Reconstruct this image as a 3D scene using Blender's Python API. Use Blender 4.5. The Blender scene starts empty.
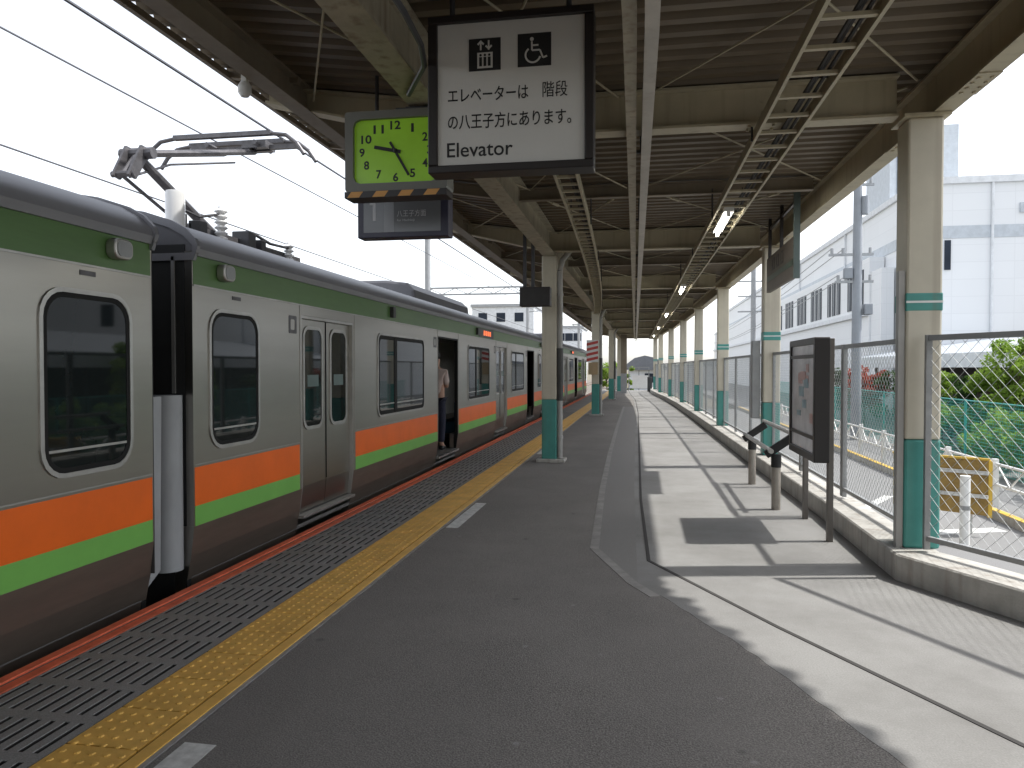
import bpy, bmesh, math, random
from mathutils import Vector, Matrix
R = math.radians
random.seed(7)
sc = bpy.context.scene
COL = sc.collection

# ---------------------------------------------------------------- camera, light
cam = bpy.data.cameras.new('camera'); camo = bpy.data.objects.new('camera', cam); COL.objects.link(camo)
cam.sensor_width = 36; cam.lens = 750 / 1024 * 36; cam.clip_start = .05; cam.clip_end = 2500
camo.location = (0, 0, 1.53)
camo.rotation_euler = (R(90) - math.atan(16 / 750), 0, math.atan(131 / 750))
sc.camera = camo

SUN_AZ, SUN_EL = R(90 - 11.3), R(58)          # azimuth measured clockwise from +Y
w = bpy.data.worlds.new('World'); sc.world = w; w.use_nodes = True
nt = w.node_tree; bg = nt.nodes['Background']
sky = nt.nodes.new('ShaderNodeTexSky'); sky.sky_type = 'NISHITA'; sky.sun_disc = False
sky.sun_elevation = SUN_EL; sky.sun_rotation = SUN_AZ
sky.air_density = 1.0; sky.dust_density = 1.6; sky.ozone_density = 1.0
hs = nt.nodes.new('ShaderNodeHueSaturation'); hs.inputs['Saturation'].default_value = .30
nt.links.new(sky.outputs[0], hs.inputs['Color']); nt.links.new(hs.outputs[0], bg.inputs['Color'])
bg.inputs['Strength'].default_value = .15
sun = bpy.data.lights.new('sun', 'SUN'); suno = bpy.data.objects.new('sun', sun); COL.objects.link(suno)
sun.energy = 2.0; sun.angle = R(1.0); sun.color = (1, .975, .93)
sd = Vector((math.sin(SUN_AZ) * math.cos(SUN_EL), math.cos(SUN_AZ) * math.cos(SUN_EL), math.sin(SUN_EL)))
suno.rotation_euler = sd.to_track_quat('Z', 'Y').to_euler()
sc.view_settings.view_transform = 'Standard'; sc.view_settings.look = 'None'
sc.view_settings.exposure = 1.32; sc.view_settings.gamma = 1
sc.view_settings.use_curve_mapping = False
sc.render.engine = 'CYCLES'; sc.cycles.max_bounces = 7; sc.cycles.diffuse_bounces = 4
sc.cycles.caustics_reflective = False; sc.cycles.caustics_refractive = False
sc.cycles.use_denoising = True

# ---------------------------------------------------------------- materials
def mat(name, col, rough=.6, metal=0, var=.12, scale=3, bump=0, bscale=40, spec=.5, col2=None, stretch=None, emit=0, alpha=1, rvar=0, streak=0):
    m = bpy.data.materials.new(name); m.use_nodes = True
    n = m.node_tree.nodes; l = m.node_tree.links; b = n['Principled BSDF']
    b.inputs['Roughness'].default_value = rough; b.inputs['Metallic'].default_value = metal
    b.inputs['Specular IOR Level'].default_value = spec
    tc = n.new('ShaderNodeTexCoord'); mp = n.new('ShaderNodeMapping'); l.new(tc.outputs['Object'], mp.inputs[0])
    if stretch: mp.inputs['Scale'].default_value = stretch
    nz = n.new('ShaderNodeTexNoise'); nz.inputs['Scale'].default_value = scale; nz.inputs['Detail'].default_value = 6
    nz.inputs['Roughness'].default_value = .65; l.new(mp.outputs[0], nz.inputs['Vector'])
    mx = n.new('ShaderNodeMix'); mx.data_type = 'RGBA'
    c2 = col2 or tuple(c * (1 - var) for c in col); c1 = col if col2 else tuple(min(1, c * (1 + var)) for c in col)
    mx.inputs[6].default_value = (*c1, 1); mx.inputs[7].default_value = (*c2, 1)
    mr = n.new('ShaderNodeMapRange'); mr.inputs[1].default_value = .3; mr.inputs[2].default_value = .7
    l.new(nz.outputs[0], mr.inputs[0]); l.new(mr.outputs[0], mx.inputs[0])
    out = mx.outputs[2]
    if streak:
        mp2 = n.new('ShaderNodeMapping'); mp2.inputs['Scale'].default_value = (9, 9, .5); l.new(tc.outputs['Object'], mp2.inputs[0])
        n2 = n.new('ShaderNodeTexNoise'); n2.inputs['Scale'].default_value = 1.3; n2.inputs['Detail'].default_value = 5; l.new(mp2.outputs[0], n2.inputs['Vector'])
        r2 = n.new('ShaderNodeMapRange'); r2.inputs[1].default_value = .52; r2.inputs[2].default_value = .75; l.new(n2.outputs[0], r2.inputs[0])
        r2.inputs[4].default_value = streak
        m2 = n.new('ShaderNodeMix'); m2.data_type = 'RGBA'; l.new(r2.outputs[0], m2.inputs[0]); l.new(out, m2.inputs[6])
        m2.inputs[7].default_value = (.16, .10, .06, 1); out = m2.outputs[2]
    l.new(out, b.inputs['Base Color'])
    if rvar:
        rr = n.new('ShaderNodeMapRange'); rr.inputs[3].default_value = max(.02, rough - rvar); rr.inputs[4].default_value = rough + rvar
        l.new(nz.outputs[0], rr.inputs[0]); l.new(rr.outputs[0], b.inputs['Roughness'])
    if bump:
        n3 = n.new('ShaderNodeTexNoise'); n3.inputs['Scale'].default_value = bscale; n3.inputs['Detail'].default_value = 4
        l.new(tc.outputs['Object'], n3.inputs['Vector'])
        bp = n.new('ShaderNodeBump'); bp.inputs['Strength'].default_value = bump; bp.inputs['Distance'].default_value = .01
        l.new(n3.outputs[0], bp.inputs['Height']); l.new(bp.outputs[0], b.inputs['Normal'])
    if emit:
        l.new(out, b.inputs['Emission Color']); b.inputs['Emission Strength'].default_value = emit
    if alpha < 1: b.inputs['Alpha'].default_value = alpha
    return m

def speckle_mat(name, dark, light, patch, rough, fine=170, bump=.5, stain=.35, spots=False):
    """granular ground: fine aggregate, larger patches and soft stains"""
    m = bpy.data.materials.new(name); m.use_nodes = True
    n = m.node_tree.nodes; l = m.node_tree.links; b = n['Principled BSDF']; b.inputs['Roughness'].default_value = rough
    b.inputs['Specular IOR Level'].default_value = .3
    tc = n.new('ShaderNodeTexCoord')
    f = n.new('ShaderNodeTexNoise'); f.inputs['Scale'].default_value = fine; f.inputs['Detail'].default_value = 3; l.new(tc.outputs['Object'], f.inputs[0])
    r = n.new('ShaderNodeMapRange'); r.inputs[1].default_value = .35; r.inputs[2].default_value = .68; l.new(f.outputs[0], r.inputs[0])
    mx = n.new('ShaderNodeMix'); mx.data_type = 'RGBA'; mx.inputs[6].default_value = (*dark, 1); mx.inputs[7].default_value = (*light, 1)
    l.new(r.outputs[0], mx.inputs[0])
    g = n.new('ShaderNodeTexNoise'); g.inputs['Scale'].default_value = .9; g.inputs['Detail'].default_value = 7; g.inputs['Roughness'].default_value = .7
    l.new(tc.outputs['Object'], g.inputs[0])
    r2 = n.new('ShaderNodeMapRange'); r2.inputs[1].default_value = .4; r2.inputs[2].default_value = .72; r2.inputs[4].default_value = stain; l.new(g.outputs[0], r2.inputs[0])
    m2 = n.new('ShaderNodeMix'); m2.data_type = 'RGBA'; l.new(r2.outputs[0], m2.inputs[0]); l.new(mx.outputs[2], m2.inputs[6]); m2.inputs[7].default_value = (*patch, 1)
    col = m2.outputs[2]
    if spots:                                            # trodden gum spots and darker spill stains
        for sc_, thr, cc, amt in ((1.9, .028, (.085, .08, .075, 1), .6), (3.1, .03, (.36, .35, .34, 1), .55)):
            vo = n.new('ShaderNodeTexVoronoi'); vo.inputs['Scale'].default_value = sc_; l.new(tc.outputs['Object'], vo.inputs[0])
            r3 = n.new('ShaderNodeMapRange'); r3.inputs[1].default_value = thr; r3.inputs[2].default_value = thr * 2.2; r3.inputs[3].default_value = amt; r3.inputs[4].default_value = 0
            l.new(vo.outputs['Distance'], r3.inputs[0])
            m3 = n.new('ShaderNodeMix'); m3.data_type = 'RGBA'; l.new(r3.outputs[0], m3.inputs[0]); l.new(col, m3.inputs[6]); m3.inputs[7].default_value = cc; col = m3.outputs[2]
        w3 = n.new('ShaderNodeTexNoise'); w3.inputs['Scale'].default_value = .28; w3.inputs['Detail'].default_value = 4; w3.inputs['Distortion'].default_value = .6
        mp = n.new('ShaderNodeMapping'); mp.inputs['Scale'].default_value = (1.6, .5, 1); l.new(tc.outputs['Object'], mp.inputs[0]); l.new(mp.outputs[0], w3.inputs[0])
        r4 = n.new('ShaderNodeMapRange'); r4.inputs[1].default_value = .42; r4.inputs[2].default_value = .62; r4.inputs[4].default_value = .4; l.new(w3.outputs[0], r4.inputs[0])
        m4 = n.new('ShaderNodeMix'); m4.data_type = 'RGBA'; l.new(r4.outputs[0], m4.inputs[0]); l.new(col, m4.inputs[6]); m4.inputs[7].default_value = (.135, .128, .122, 1); col = m4.outputs[2]
    l.new(col, b.inputs['Base Color'])
    bp = n.new('ShaderNodeBump'); bp.inputs['Strength'].default_value = bump; bp.inputs['Distance'].default_value = .004
    l.new(f.outputs[0], bp.inputs['Height']); l.new(bp.outputs[0], b.inputs['Normal'])
    return m

def steel_mat():
    """brushed stainless car side: horizontal grain, faint vertical dirt"""
    m = mat('brushed_steel', (.38, .362, .327), .30, 1.0, .035, 1.2, stretch=(1, .6, 5), rvar=.05)
    return m

def cladding_mat(name, col):
    m = bpy.data.materials.new(name); m.use_nodes = True
    n = m.node_tree.nodes; l = m.node_tree.links; b = n['Principled BSDF']; b.inputs['Roughness'].default_value = .55
    tc = n.new('ShaderNodeTexCoord'); sx = n.new('ShaderNodeSeparateXYZ'); l.new(tc.outputs['Object'], sx.inputs[0])
    ad = n.new('ShaderNodeMath'); ad.operation = 'ADD'; l.new(sx.outputs[0], ad.inputs[0]); l.new(sx.outputs[1], ad.inputs[1])
    cb = n.new('ShaderNodeCombineXYZ'); l.new(ad.outputs[0], cb.inputs[0]); l.new(sx.outputs[2], cb.inputs[1])
    br = n.new('ShaderNodeTexBrick'); l.new(cb.outputs[0], br.inputs[0]); br.offset = 0
    br.inputs['Color1'].default_value = (*col, 1); br.inputs['Color2'].default_value = (*[c * .965 for c in col], 1)
    br.inputs['Mortar'].default_value = (*[c * .92 for c in col], 1); br.inputs['Scale'].default_value = 1
    br.inputs['Brick Width'].default_value = 3.0; br.inputs['Row Height'].default_value = .9; br.inputs['Mortar Size'].default_value = .02
    l.new(br.outputs[0], b.inputs['Base Color'])
    return m

M = {}
M['steel'] = steel_mat()
M['skirt'] = mat('brown_skirt_steel', (.25, .20, .165), .42, .75, .16, 1.5, stretch=(1, .5, 3), rvar=.08)  # darker, browner steel for the car side below the stripes
M['steel_plain'] = mat('dull_steel', (.48, .47, .45), .42, .8, .1, 6, rvar=.1)
M['orange'] = mat('orange_film', (.86, .145, .010), .38, 0, .06, 3)
M['green'] = mat('green_film', (.18, .47, .095), .38, 0, .06, 3)
M['dgreen'] = mat('deep_green_film', (.09, .18, .055), .38, 0, .10, 2, stretch=(1, 1, 6))
M['glass'] = mat('dark_glass', (.010, .014, .014), .03, 0, .1, 2, spec=.28)
M['black'] = mat('black_rubber', (.014, .014, .014), .6, 0, .2, 8)
M['gasket'] = mat('window_gasket', (.012, .012, .012), .6, spec=.2)
M['rubber_grey'] = mat('grey_rubber_fin', (.33, .34, .35), .55, 0, .12, 5, stretch=(1, 1, .4), rvar=.1)
M['train_roof'] = mat('grey_roof_paint', (.16, .16, .175), .5, 0, .15, 2, stretch=(1, .4, 1))
M['train_gutter'] = mat('roof_edge_grey', (.24, .24, .26), .4, .2, .12, 2, stretch=(1, .3, 1))
M['under'] = mat('underframe', (.035, .033, .032), .7, 0, .3, 4)
M['interior'] = mat('car_lining', (.34, .33, .30), .6)
M['car_floor'] = mat('car_floor', (.18, .17, .16), .5)
M['seat_cloth'] = mat('seat_cloth', (.03, .10, .16), .9)
M['panto'] = mat('pantograph_grey', (.125, .12, .125), .45, .5, .25, 12)
M['ceramic'] = mat('white_ceramic', (.78, .78, .77), .25, 0, .05, 3)
M['asphalt'] = speckle_mat('asphalt', (.105, .097, .089), (.315, .295, .272), (.265, .248, .229), .9, 130, .8, .65, spots=True)
M['apron'] = speckle_mat('worn_apron', (.17, .164, .156), (.29, .28, .268), (.24, .234, .225), .85, 200, .3, .5)
M['concrete'] = speckle_mat('pale_concrete', (.235, .231, .222), (.30, .295, .283), (.165, .160, .150), .85, 120, .35, .8)
M['kerbcrete'] = mat('kerb_concrete', (.42, .405, .37), .85, 0, .2, 4, .4, 60, streak=.5)
M['slab'] = speckle_mat('edge_slab', (.21, .206, .20), (.33, .324, .312), (.21, .205, .195), .8, 160, .3, .5)
M['slot'] = mat('slot_dark', (.030, .027, .025), .9)
M['edgeline'] = mat('red_orange_paint', (.80, .17, .085), .6, 0, .22, 9, .2, 80)
M['tactile'] = mat('yellow_tactile', (.72, .42, .09), .55, 0, .17, 5, .2, 120, rvar=.1)
M['paint_w'] = mat('worn_white_paint', (.55, .55, .53), .7, 0, .3, 14)
M['groove_and_shadow'] = mat('joint_and_shadow_dark', (.045, .042, .04), .9)
M['rubberline'] = mat('pale_joint', (.27, .258, .243), .85, 0, .25, 6)
M['cream'] = mat('cream_paint', (.46, .41, .29), .5, 0, .10, 2.5, streak=.35)
M['column'] = mat('cream_column_paint', (.56, .52, .42), .5, 0, .08, 2.5, streak=.22)
M['cream_rust'] = mat('cream_paint_rusty', (.40, .36, .27), .55, 0, .2, 4, streak=.75)
M['creamd'] = mat('brown_grey_paint', (.24, .20, .145), .5, 0, .15, 3, streak=.3)
M['teal'] = mat('teal_paint', (.065, .285, .25), .42, 0, .12, 4, streak=.25)
M['sheet'] = mat('roof_sheet_brown', (.155, .120, .078), .5, .1, .2, 1.5, stretch=(.4, 3, 1))
M['duct'] = mat('duct_grey', (.50, .47, .42), .5, 0, .12, 3, streak=.2)
M['pipe'] = mat('pvc_pipe_grey', (.36, .35, .33), .45, 0, .1, 4)
M['pipe_dark'] = mat('pipe_wrap_dark', (.06, .06, .055), .6, 0, .2, 5)
M['galv'] = mat('galvanised', (.30, .31, .32), .45, .6, .15, 8, rvar=.1)
M['wire'] = mat('fence_wire', (.42, .44, .44), .6, 0, .1, 5)
M['frame_grey'] = mat('fence_frame_grey', (.30, .305, .305), .5, .3, .15, 5)
M['sign_white'] = mat('sign_face', (.62, .61, .585), .45, 0, .03, 2)
M['ink'] = mat('sign_ink', (.012, .012, .013), .5)
M['ink_pale'] = mat('pale_lettering', (.50, .50, .52), .5)
M['sign_frame'] = mat('sign_frame_dark', (.022, .018, .018), .4)
M['sign_dark'] = mat('sign_dark_face', (.15, .155, .165), .22, 0, .1, 2)
M['sign_strip'] = mat('sign_grey_strip', (.24, .245, .26), .3)
M['sign_navy'] = mat('sign_case', (.035, .033, .06), .4)
M['clock_case'] = mat('clock_case', (.17, .17, .15), .45)
M['clock_face'] = mat('clock_face', (.27, .52, .035), .25, 0, .1, 3, emit=.05)
M['hazard'] = mat('hazard_amber', (.66, .33, .09), .5)
M['brownboard'] = mat('name_board_brown', (.115, .095, .078), .55, 0, .15, 3)
M['post_brown'] = mat('board_post', (.16, .145, .13), .5, .3, .1, 5)
M['rest_post'] = mat('weathered_steel_post', (.34, .31, .27), .45, .4, .15, 6)
M['poster'] = mat('poster_print', (.80, .79, .80), .2, 0, .2, 3)
M['sticker'] = mat('door_sticker', (.10, .15, .14), .3)
M['tube'] = mat('lit_tube', (1, .97, .88), .4, 0, 0, 1, emit=9)
M['white'] = mat('white_paint', (.74, .74, .72), .5, 0, .06, 4)
M['clad'] = cladding_mat('white_cladding', (.80, .815, .83))
M['band'] = mat('building_band', (.50, .54, .58), .5)
M['bwin'] = mat('building_glass', (.022, .030, .045), .5, 0, .2, 1, spec=.2)
M['far_white'] = mat('far_wall', (.72, .74, .76), .7)
M['far_grey'] = mat('far_grey', (.36, .37, .38), .7)
M['far_dark'] = mat('far_roof', (.17, .18, .20), .7)
M['eave_roof'] = mat('low_roof_sheet', (.42, .45, .48), .5, .2, .08, 2)
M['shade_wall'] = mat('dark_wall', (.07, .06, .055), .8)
M['road'] = speckle_mat('road_asphalt', (.17, .17, .17), (.26, .258, .255), (.20, .20, .195), .9, 90, .3, .4)
M['ballast'] = speckle_mat('ballast', (.10, .085, .07), (.24, .21, .18), (.16, .14, .12), .95, 30, 1, .5)
M['earth'] = mat('earth', (.16, .14, .10), .95, 0, .25, 2)
M['rail'] = mat('rail_steel', (.22, .15, .11), .4, .6)
M['yellow'] = mat('yellow_paint', (.62, .40, .05), .5, 0, .15, 4)
M['barrier'] = mat('weathered_yellow_board', (.30, .19, .05), .6, 0, .3, 4, streak=.5)
M['gmesh'] = mat('green_net_wire', (.05, .34, .30), .5)
M['wood'] = mat('utility_concrete', (.27, .29, .32), .8, 0, .1, 2)
M['metal_dark'] = mat('dark_fittings', (.07, .07, .075), .5, .4)
M['cable'] = mat('overhead_wire', (.10, .10, .11), .5, .5)
M['red'] = mat('red_stripe', (.50, .07, .06), .5)
M['tan'] = mat('tan_plate', (.42, .31, .18), .6)
M['bark'] = mat('bark', (.11, .08, .055), .9, 0, .3, 10, .6, 25)
def leafmat(name, a, b):
    m = mat(name, a, .55, 0, .1, 1.1, col2=b, spec=.3)
    n = m.node_tree.nodes; l = m.node_tree.links
    p = n['Principled BSDF']; t = n.new('ShaderNodeBsdfTranslucent'); ms = n.new('ShaderNodeMixShader'); ms.inputs[0].default_value = .5
    src = p.inputs['Base Color'].links[0].from_socket; l.new(src, t.inputs['Color'])
    o = n['Material Output']; l.new(p.outputs[0], ms.inputs[1]); l.new(t.outputs[0], ms.inputs[2]); l.new(ms.outputs[0], o.inputs[0])
    return m
M['leaf'] = leafmat('bright_leaf', (.34, .47, .08), (.13, .23, .035))
M['leaf_dark'] = leafmat('dark_leaf', (.05, .10, .025), (.025, .055, .015))
M['leaf_red'] = leafmat('red_leaf', (.42, .09, .05), (.22, .05, .03))
M['skin'] = mat('skin', (.50, .30, .22), .6, 0, .05, 5)
M['hair'] = mat('dark_hair', (.015, .012, .011), .5)
M['shirt'] = mat('white_pink_shirt', (.62, .50, .46), .8)
M['trouser'] = mat('navy_trousers', (.02, .022, .045), .8)
M['shoe'] = mat('black_shoe', (.015, .015, .015), .4)
M['led'] = mat('led_red', (.9, .16, .05), .5, 0, 0, 1, emit=.55)

# ---------------------------------------------------------------- mesh builder
class MB:
    def __init__(s): s.v = []; s.f = []
    def quad(s, *p):
        k = len(s.v); s.v += [tuple(q) for q in p]; s.f.append(tuple(range(k, k + len(p)))); return s
    def box(s, x0, x1, y0, y1, z0, z1):
        return s.hexa([(x0, y0, z0), (x1, y0, z0), (x1, y1, z0), (x0, y1, z0), (x0, y0, z1), (x1, y0, z1), (x1, y1, z1), (x0, y1, z1)])
    def hexa(s, p):
        k = len(s.v); s.v += [tuple(q) for q in p]
        for f in ((0, 3, 2, 1), (4, 5, 6, 7), (0, 1, 5, 4), (1, 2, 6, 5), (2, 3, 7, 6), (3, 0, 4, 7)): s.f.append(tuple(k + i for i in f))
        return s
    def bar(s, a, b, wd, ht, up=(0, 0, 1)):
        """box section from a to b, width wd sideways, height ht along up"""
        a = Vector(a); b = Vector(b); d = (b - a).normalized(); u = Vector(up)
        sd_ = d.cross(u)
        if sd_.length < 1e-5: sd_ = d.cross(Vector((1, 0, 0)))
        sd_.normalize(); u = sd_.cross(d).normalized(); x = sd_ * wd / 2; z = u * ht / 2
        return s.hexa([a - x - z, a + x - z, b + x - z, b - x - z, a - x + z, a + x + z, b + x + z, b - x + z])
    def hbeam(s, a, b, depth, width, t=.014):
        """H section, a/b on the underside centre"""
        a = Vector(a); b = Vector(b); z = Vector((0, 0, 1))
        s.bar(a + z * t / 2, b + z * t / 2, width, t)
        s.bar(a + z * (depth - t / 2), b + z * (depth - t / 2), width, t)
        s.bar(a + z * depth / 2, b + z * depth / 2, t, depth - 2 * t - .001); return s
    def tube(s, a, b, r, n=8, r2=None, cap=True):
        a = Vector(a); b = Vector(b); d = (b - a).normalized(); q = d.orthogonal().normalized(); p = d.cross(q)
        k = len(s.v); r2 = r if r2 is None else r2
        for c, rr in ((a, r), (b, r2)):
            for i in range(n):
                t = 2 * math.pi * i / n; s.v.append(tuple(c + (q * math.cos(t) + p * math.sin(t)) * rr))
        for i in range(n): s.f.append((k + i, k + (i + 1) % n, k + n + (i + 1) % n, k + n + i))
        if cap: s.f.append(tuple(k + i for i in range(n))[::-1]); s.f.append(tuple(k + n + i for i in range(n)))
        return s
    def path(s, pts, r, n=8):
        for a, b in zip(pts, pts[1:]): s.tube(a, b, r, n)
        return s
    def lathe(s, c, prof, n=16):
        """prof = (radius, z) list about a vertical axis through c"""
        k = len(s.v)
        for r, z in prof:
            for i in range(n):
                t = 2 * math.pi * i / n; s.v.append((c[0] + r * math.cos(t), c[1] + r * math.sin(t), c[2] + z))
        for j in range(len(prof) - 1):
            for i in range(n): s.f.append((k + j * n + i, k + j * n + (i + 1) % n, k + (j + 1) * n + (i + 1) % n, k + (j + 1) * n + i))
        s.f.append(tuple(k + i for i in range(n))[::-1]); s.f.append(tuple(k + (len(prof) - 1) * n + i for i in range(n)))
        return s
    def prism(s, poly, fn, d0, d1):
        """poly of 2-D points, fn(u, v, d) -> 3-D point, extruded from d0 to d1"""
        k = len(s.v); n = len(poly)
        for d in (d0, d1): s.v += [tuple(fn(u, v, d)) for u, v in poly]
        s.f.append(tuple(range(k, k + n))[::-1]); s.f.append(tuple(range(k + n, k + 2 * n)))
        for i in range(n): s.f.append((k + i, k + (i + 1) % n, k + n + (i + 1) % n, k + n + i))
        return s
    def ring(s, outer, inner, fn, d0, d1):
        n = len(outer); k = len(s.v)
        for d in (d0, d1):
            s.v += [tuple(fn(u, v, d)) for u, v in outer]; s.v += [tuple(fn(u, v, d)) for u, v in inner]
        for i in range(n):
            j = (i + 1) % n
            s.f.append((k + i, k + j, k + n + j, k + n + i)); s.f.append((k + 2 * n + i, k + 3 * n + i, k + 3 * n + j, k + 2 * n + j))
            s.f.append((k + i, k + 2 * n + i, k + 2 * n + j, k + j)); s.f.append((k + n + i, k + n + j, k + 3 * n + j, k + 3 * n + i))
        return s
    def build(s, name, m, parent=None, bevel=0, smooth=False):
        me = bpy.data.meshes.new(name); me.from_pydata(s.v, [], s.f); me.validate(); me.update()
        bm = bmesh.new(); bm.from_mesh(me); bmesh.ops.recalc_face_normals(bm, faces=bm.faces); bm.to_mesh(me); bm.free()
        me.materials.append(M[m] if isinstance(m, str) else m)
        o = bpy.data.objects.new(name, me); COL.objects.link(o)
        if parent:
            o.parent = parent
            base = parent
            off = Vector((0, 0, 0))
            while base: off += base.location; base = base.parent
            if off.length: me.transform(Matrix.Translation(-off))
        if smooth:
            for p in me.polygons: p.use_smooth = True
            try: me.set_sharp_from_angle(angle=R(35))
            except Exception: pass
        if bevel:
            bv = o.modifiers.new('bevel', 'BEVEL'); bv.width = bevel; bv.segments = 2; bv.limit_method = 'ANGLE'; bv.angle_limit = R(40)
        return o
def rrect(x0, x1, z0, z1, r, n=5):
    p = []
    for cx, cz, a in ((x1 - r, z1 - r, 0), (x0 + r, z1 - r, 90), (x0 + r, z0 + r, 180), (x1 - r, z0 + r, 270)):
        for i in range(n + 1):
            t = R(a + 90 * i / n); p.append((cx + r * math.cos(t), cz + r * math.sin(t)))
    return p
YZ = lambda u, v, d: (d, u, v)        # polygon in the car-side plane
XZ = lambda u, v, d: (u, d, v)
XY = lambda u, v, d: (u, v, d)
def tag(o, label, cat, group=None):
    o['label'] = label; o['category'] = cat
    if group: o['group'] = group
    return o
def thing(name, label, cat, loc=(0, 0, 0), group=None):
    o = bpy.data.objects.new(name, None); COL.objects.link(o); o.location = loc; o.empty_display_size = .2
    return tag(o, label, cat, group)
def struct(o): o['kind'] = 'structure'; return o
def copy_tree(o, parent=None):
    c = o.copy(); COL.objects.link(c)
    if parent: c.parent = parent
    for ch in list(o.children): copy_tree(ch, c)
    return c
def text(name, body, x0, x1, z0, z1, y, m, parent, bold=0, fn=None, depth=.002):
    """built-in font, fitted to the box x0..x1, z0..z1 on the plane facing -Y at y"""
    cu = bpy.data.curves.new(name, 'FONT'); cu.body = body; cu.size = 1; cu.offset = bold; cu.resolution_u = 4
    ob = bpy.data.objects.new(name, cu); COL.objects.link(ob)
    dg = bpy.context.evaluated_depsgraph_get(); me = bpy.data.meshes.new_from_object(ob.evaluated_get(dg))
    bpy.data.objects.remove(ob)
    if not me.vertices: return None
    xs = [v.co.x for v in me.vertices]; ys = [v.co.y for v in me.vertices]
    ax, bx, ay, by = min(xs), max(xs), min(ys), max(ys)
    b = MB()
    f = fn or (lambda u, v, d: (u, y - d, v))
    for v in me.vertices:
        u = x0 + (v.co.x - ax) / max(1e-6, bx - ax) * (x1 - x0); q = z0 + (v.co.y - ay) / max(1e-6, by - ay) * (z1 - z0)
        b.v.append(f(u, q, depth))
    b.f = [tuple(p.vertices) for p in me.polygons]
    bpy.data.meshes.remove(me)
    return b.build(name, m, parent)
def lerp_poly(P, y):
    for (x0, y0), (x1, y1) in zip(P, P[1:]):
        if min(y0, y1) <= y <= max(y0, y1): return x0 + (x1 - x0) * (y - y0) / (y1 - y0)
    return P[0][0] if abs(y - P[0][1]) < abs(y - P[-1][1]) else P[-1][0]

# ================================================================= GROUND
struct(MB().quad((-900, -900, -1.12), (900, -900, -1.12), (900, 900, -1.12), (-900, 900, -1.12)).build('ground', 'earth'))
struct(MB().box(-12.5, -3.16, -40, 160, -1.6, -1.05).build('ballast_bed', 'ballast'))
rl = MB()
for x in (-5.28, -4.22, -9.13, -8.07): rl.box(x - .035, x + .035, -40, 160, -1.049, -.95)
struct(rl.build('track_rails', 'rail'))
# kerb inner face line (platform side), behind camera to the far end
KERB = [(4.6, -7.0), (3.55, 2.65), (1.80, 5.78), (1.80, 8.0), (1.70, 12.0), (1.58, 18.0), (1.45, 24.0), (1.28, 30.0), (1.03, 36.0), (.68, 42.0), (.50, 46.0), (.42, 52.6)]
KERB[0] = (5.2, -7.0)
poly = [(-2.315, -7.0)] + KERB + [(-2.315, 52.6)]
struct(MB().box(-3.12, -2.315, -7, 52.6, -1.1, -.075).build('platform_edge_beam', 'slot'))
struct(MB().prism(poly, XY, -1.1, -.012).build('platform', 'slab'))
def strip(pts_l, pts_r, z0, z1, name, m):
    b = MB()
    for (a, c), (d, e) in zip(zip(pts_l, pts_r), list(zip(pts_l, pts_r))[1:]):
        b.hexa([(*a, z0), (*c, z0), (*e, z0), (*d, z0), (*a, z1), (*c, z1), (*e, z1), (*d, z1)])
    return struct(b.build(name, m))
# asphalt / concrete boundary
GRV = [(1.82, 2.8), (.79, 4.60), (.05, 6.02), (-.02, 8.8), (-.08, 16.1), (-.16, 26), (-.35, 36.3), (-.75, 45), (-1.0, 52.6)]
ASPH = [(1.31, 2.3), (.53, 4.28), (.125, 5.11), (-.035, 5.40), (-.10, 8.8), (-.16, 16.1), (-.24, 26), (-.43, 36.3), (-.83, 45), (-1.08, 52.6)]
_A = ASPH; ASPH = []
for (xa, ya), (xb, yb) in zip(_A, _A[1:]):               # a worn, slightly uneven casting edge
    nn_ = max(1, int(math.hypot(xb - xa, yb - ya) / .09)) if ya < 5.2 else 1
    for q in range(nn_): ASPH.append((xa + (xb - xa) * q / nn_ + (random.uniform(-.009, .009) if q else 0), ya + (yb - ya) * q / nn_))
ASPH.append(_A[-1])
ap = [(-1.87, -7), (3.2, -7)] + ASPH + [(-1.87, 52.6)]
struct(MB().prism(ap, XY, -.010, -.0012).build('asphalt_paving', 'asphalt'))
cp = [(3.205, -7)] + KERB + [(x + .0006, y) for x, y in reversed(ASPH)]
struct(MB().prism(cp, XY, -.011, 0.0).build('concrete_paving', 'concrete'))
# smooth repaired apron strip on the asphalt side of the joint
AP_L = [(.085, 5.08), (-.07, 5.38), (-.40, 6.35), (-.50, 9.5), (-.58, 13.5), (-.66, 20), (-.74, 30)]
AP_R = [(.126, 5.115), (-.032, 5.40), (-.05, 6.35), (-.103, 9.5), (-.14, 13.5), (-.192, 20), (-.312, 30)]
strip(AP_L, AP_R, -.006, .001, 'apron_strip', 'apron')
def line(pts, wd, z, name, m):
    b = MB()
    for a, c in zip(pts, pts[1:]): b.bar((*a, z), (*c, z), wd, .006)
    return struct(b.build(name, m))
line(AP_L, .075, -.001, 'pale_joint_line', 'rubberline')
line(GRV, .028, .0005, 'drain_joint', 'groove_and_shadow')
shadow_ln = MB()
G2 = [(2.4, 3.1), (1.82, 3.96), (1.36, 5.2), (.98, 6.9), (.84, 9.5), (.72, 12.8), (.6, 20), (.48, 28), (.3, 36), (-.05, 44), (-.3, 52)]
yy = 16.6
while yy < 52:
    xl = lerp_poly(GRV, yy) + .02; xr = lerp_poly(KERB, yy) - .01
    shadow_ln.bar((xl, yy, .0005), (xr, yy, .0005), .012, .006); yy += 3.0
struct(shadow_ln.build('slab_shadow_lines', 'groove_and_shadow'))  # column shadows across the far concrete, painted as thin dark lines
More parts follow.
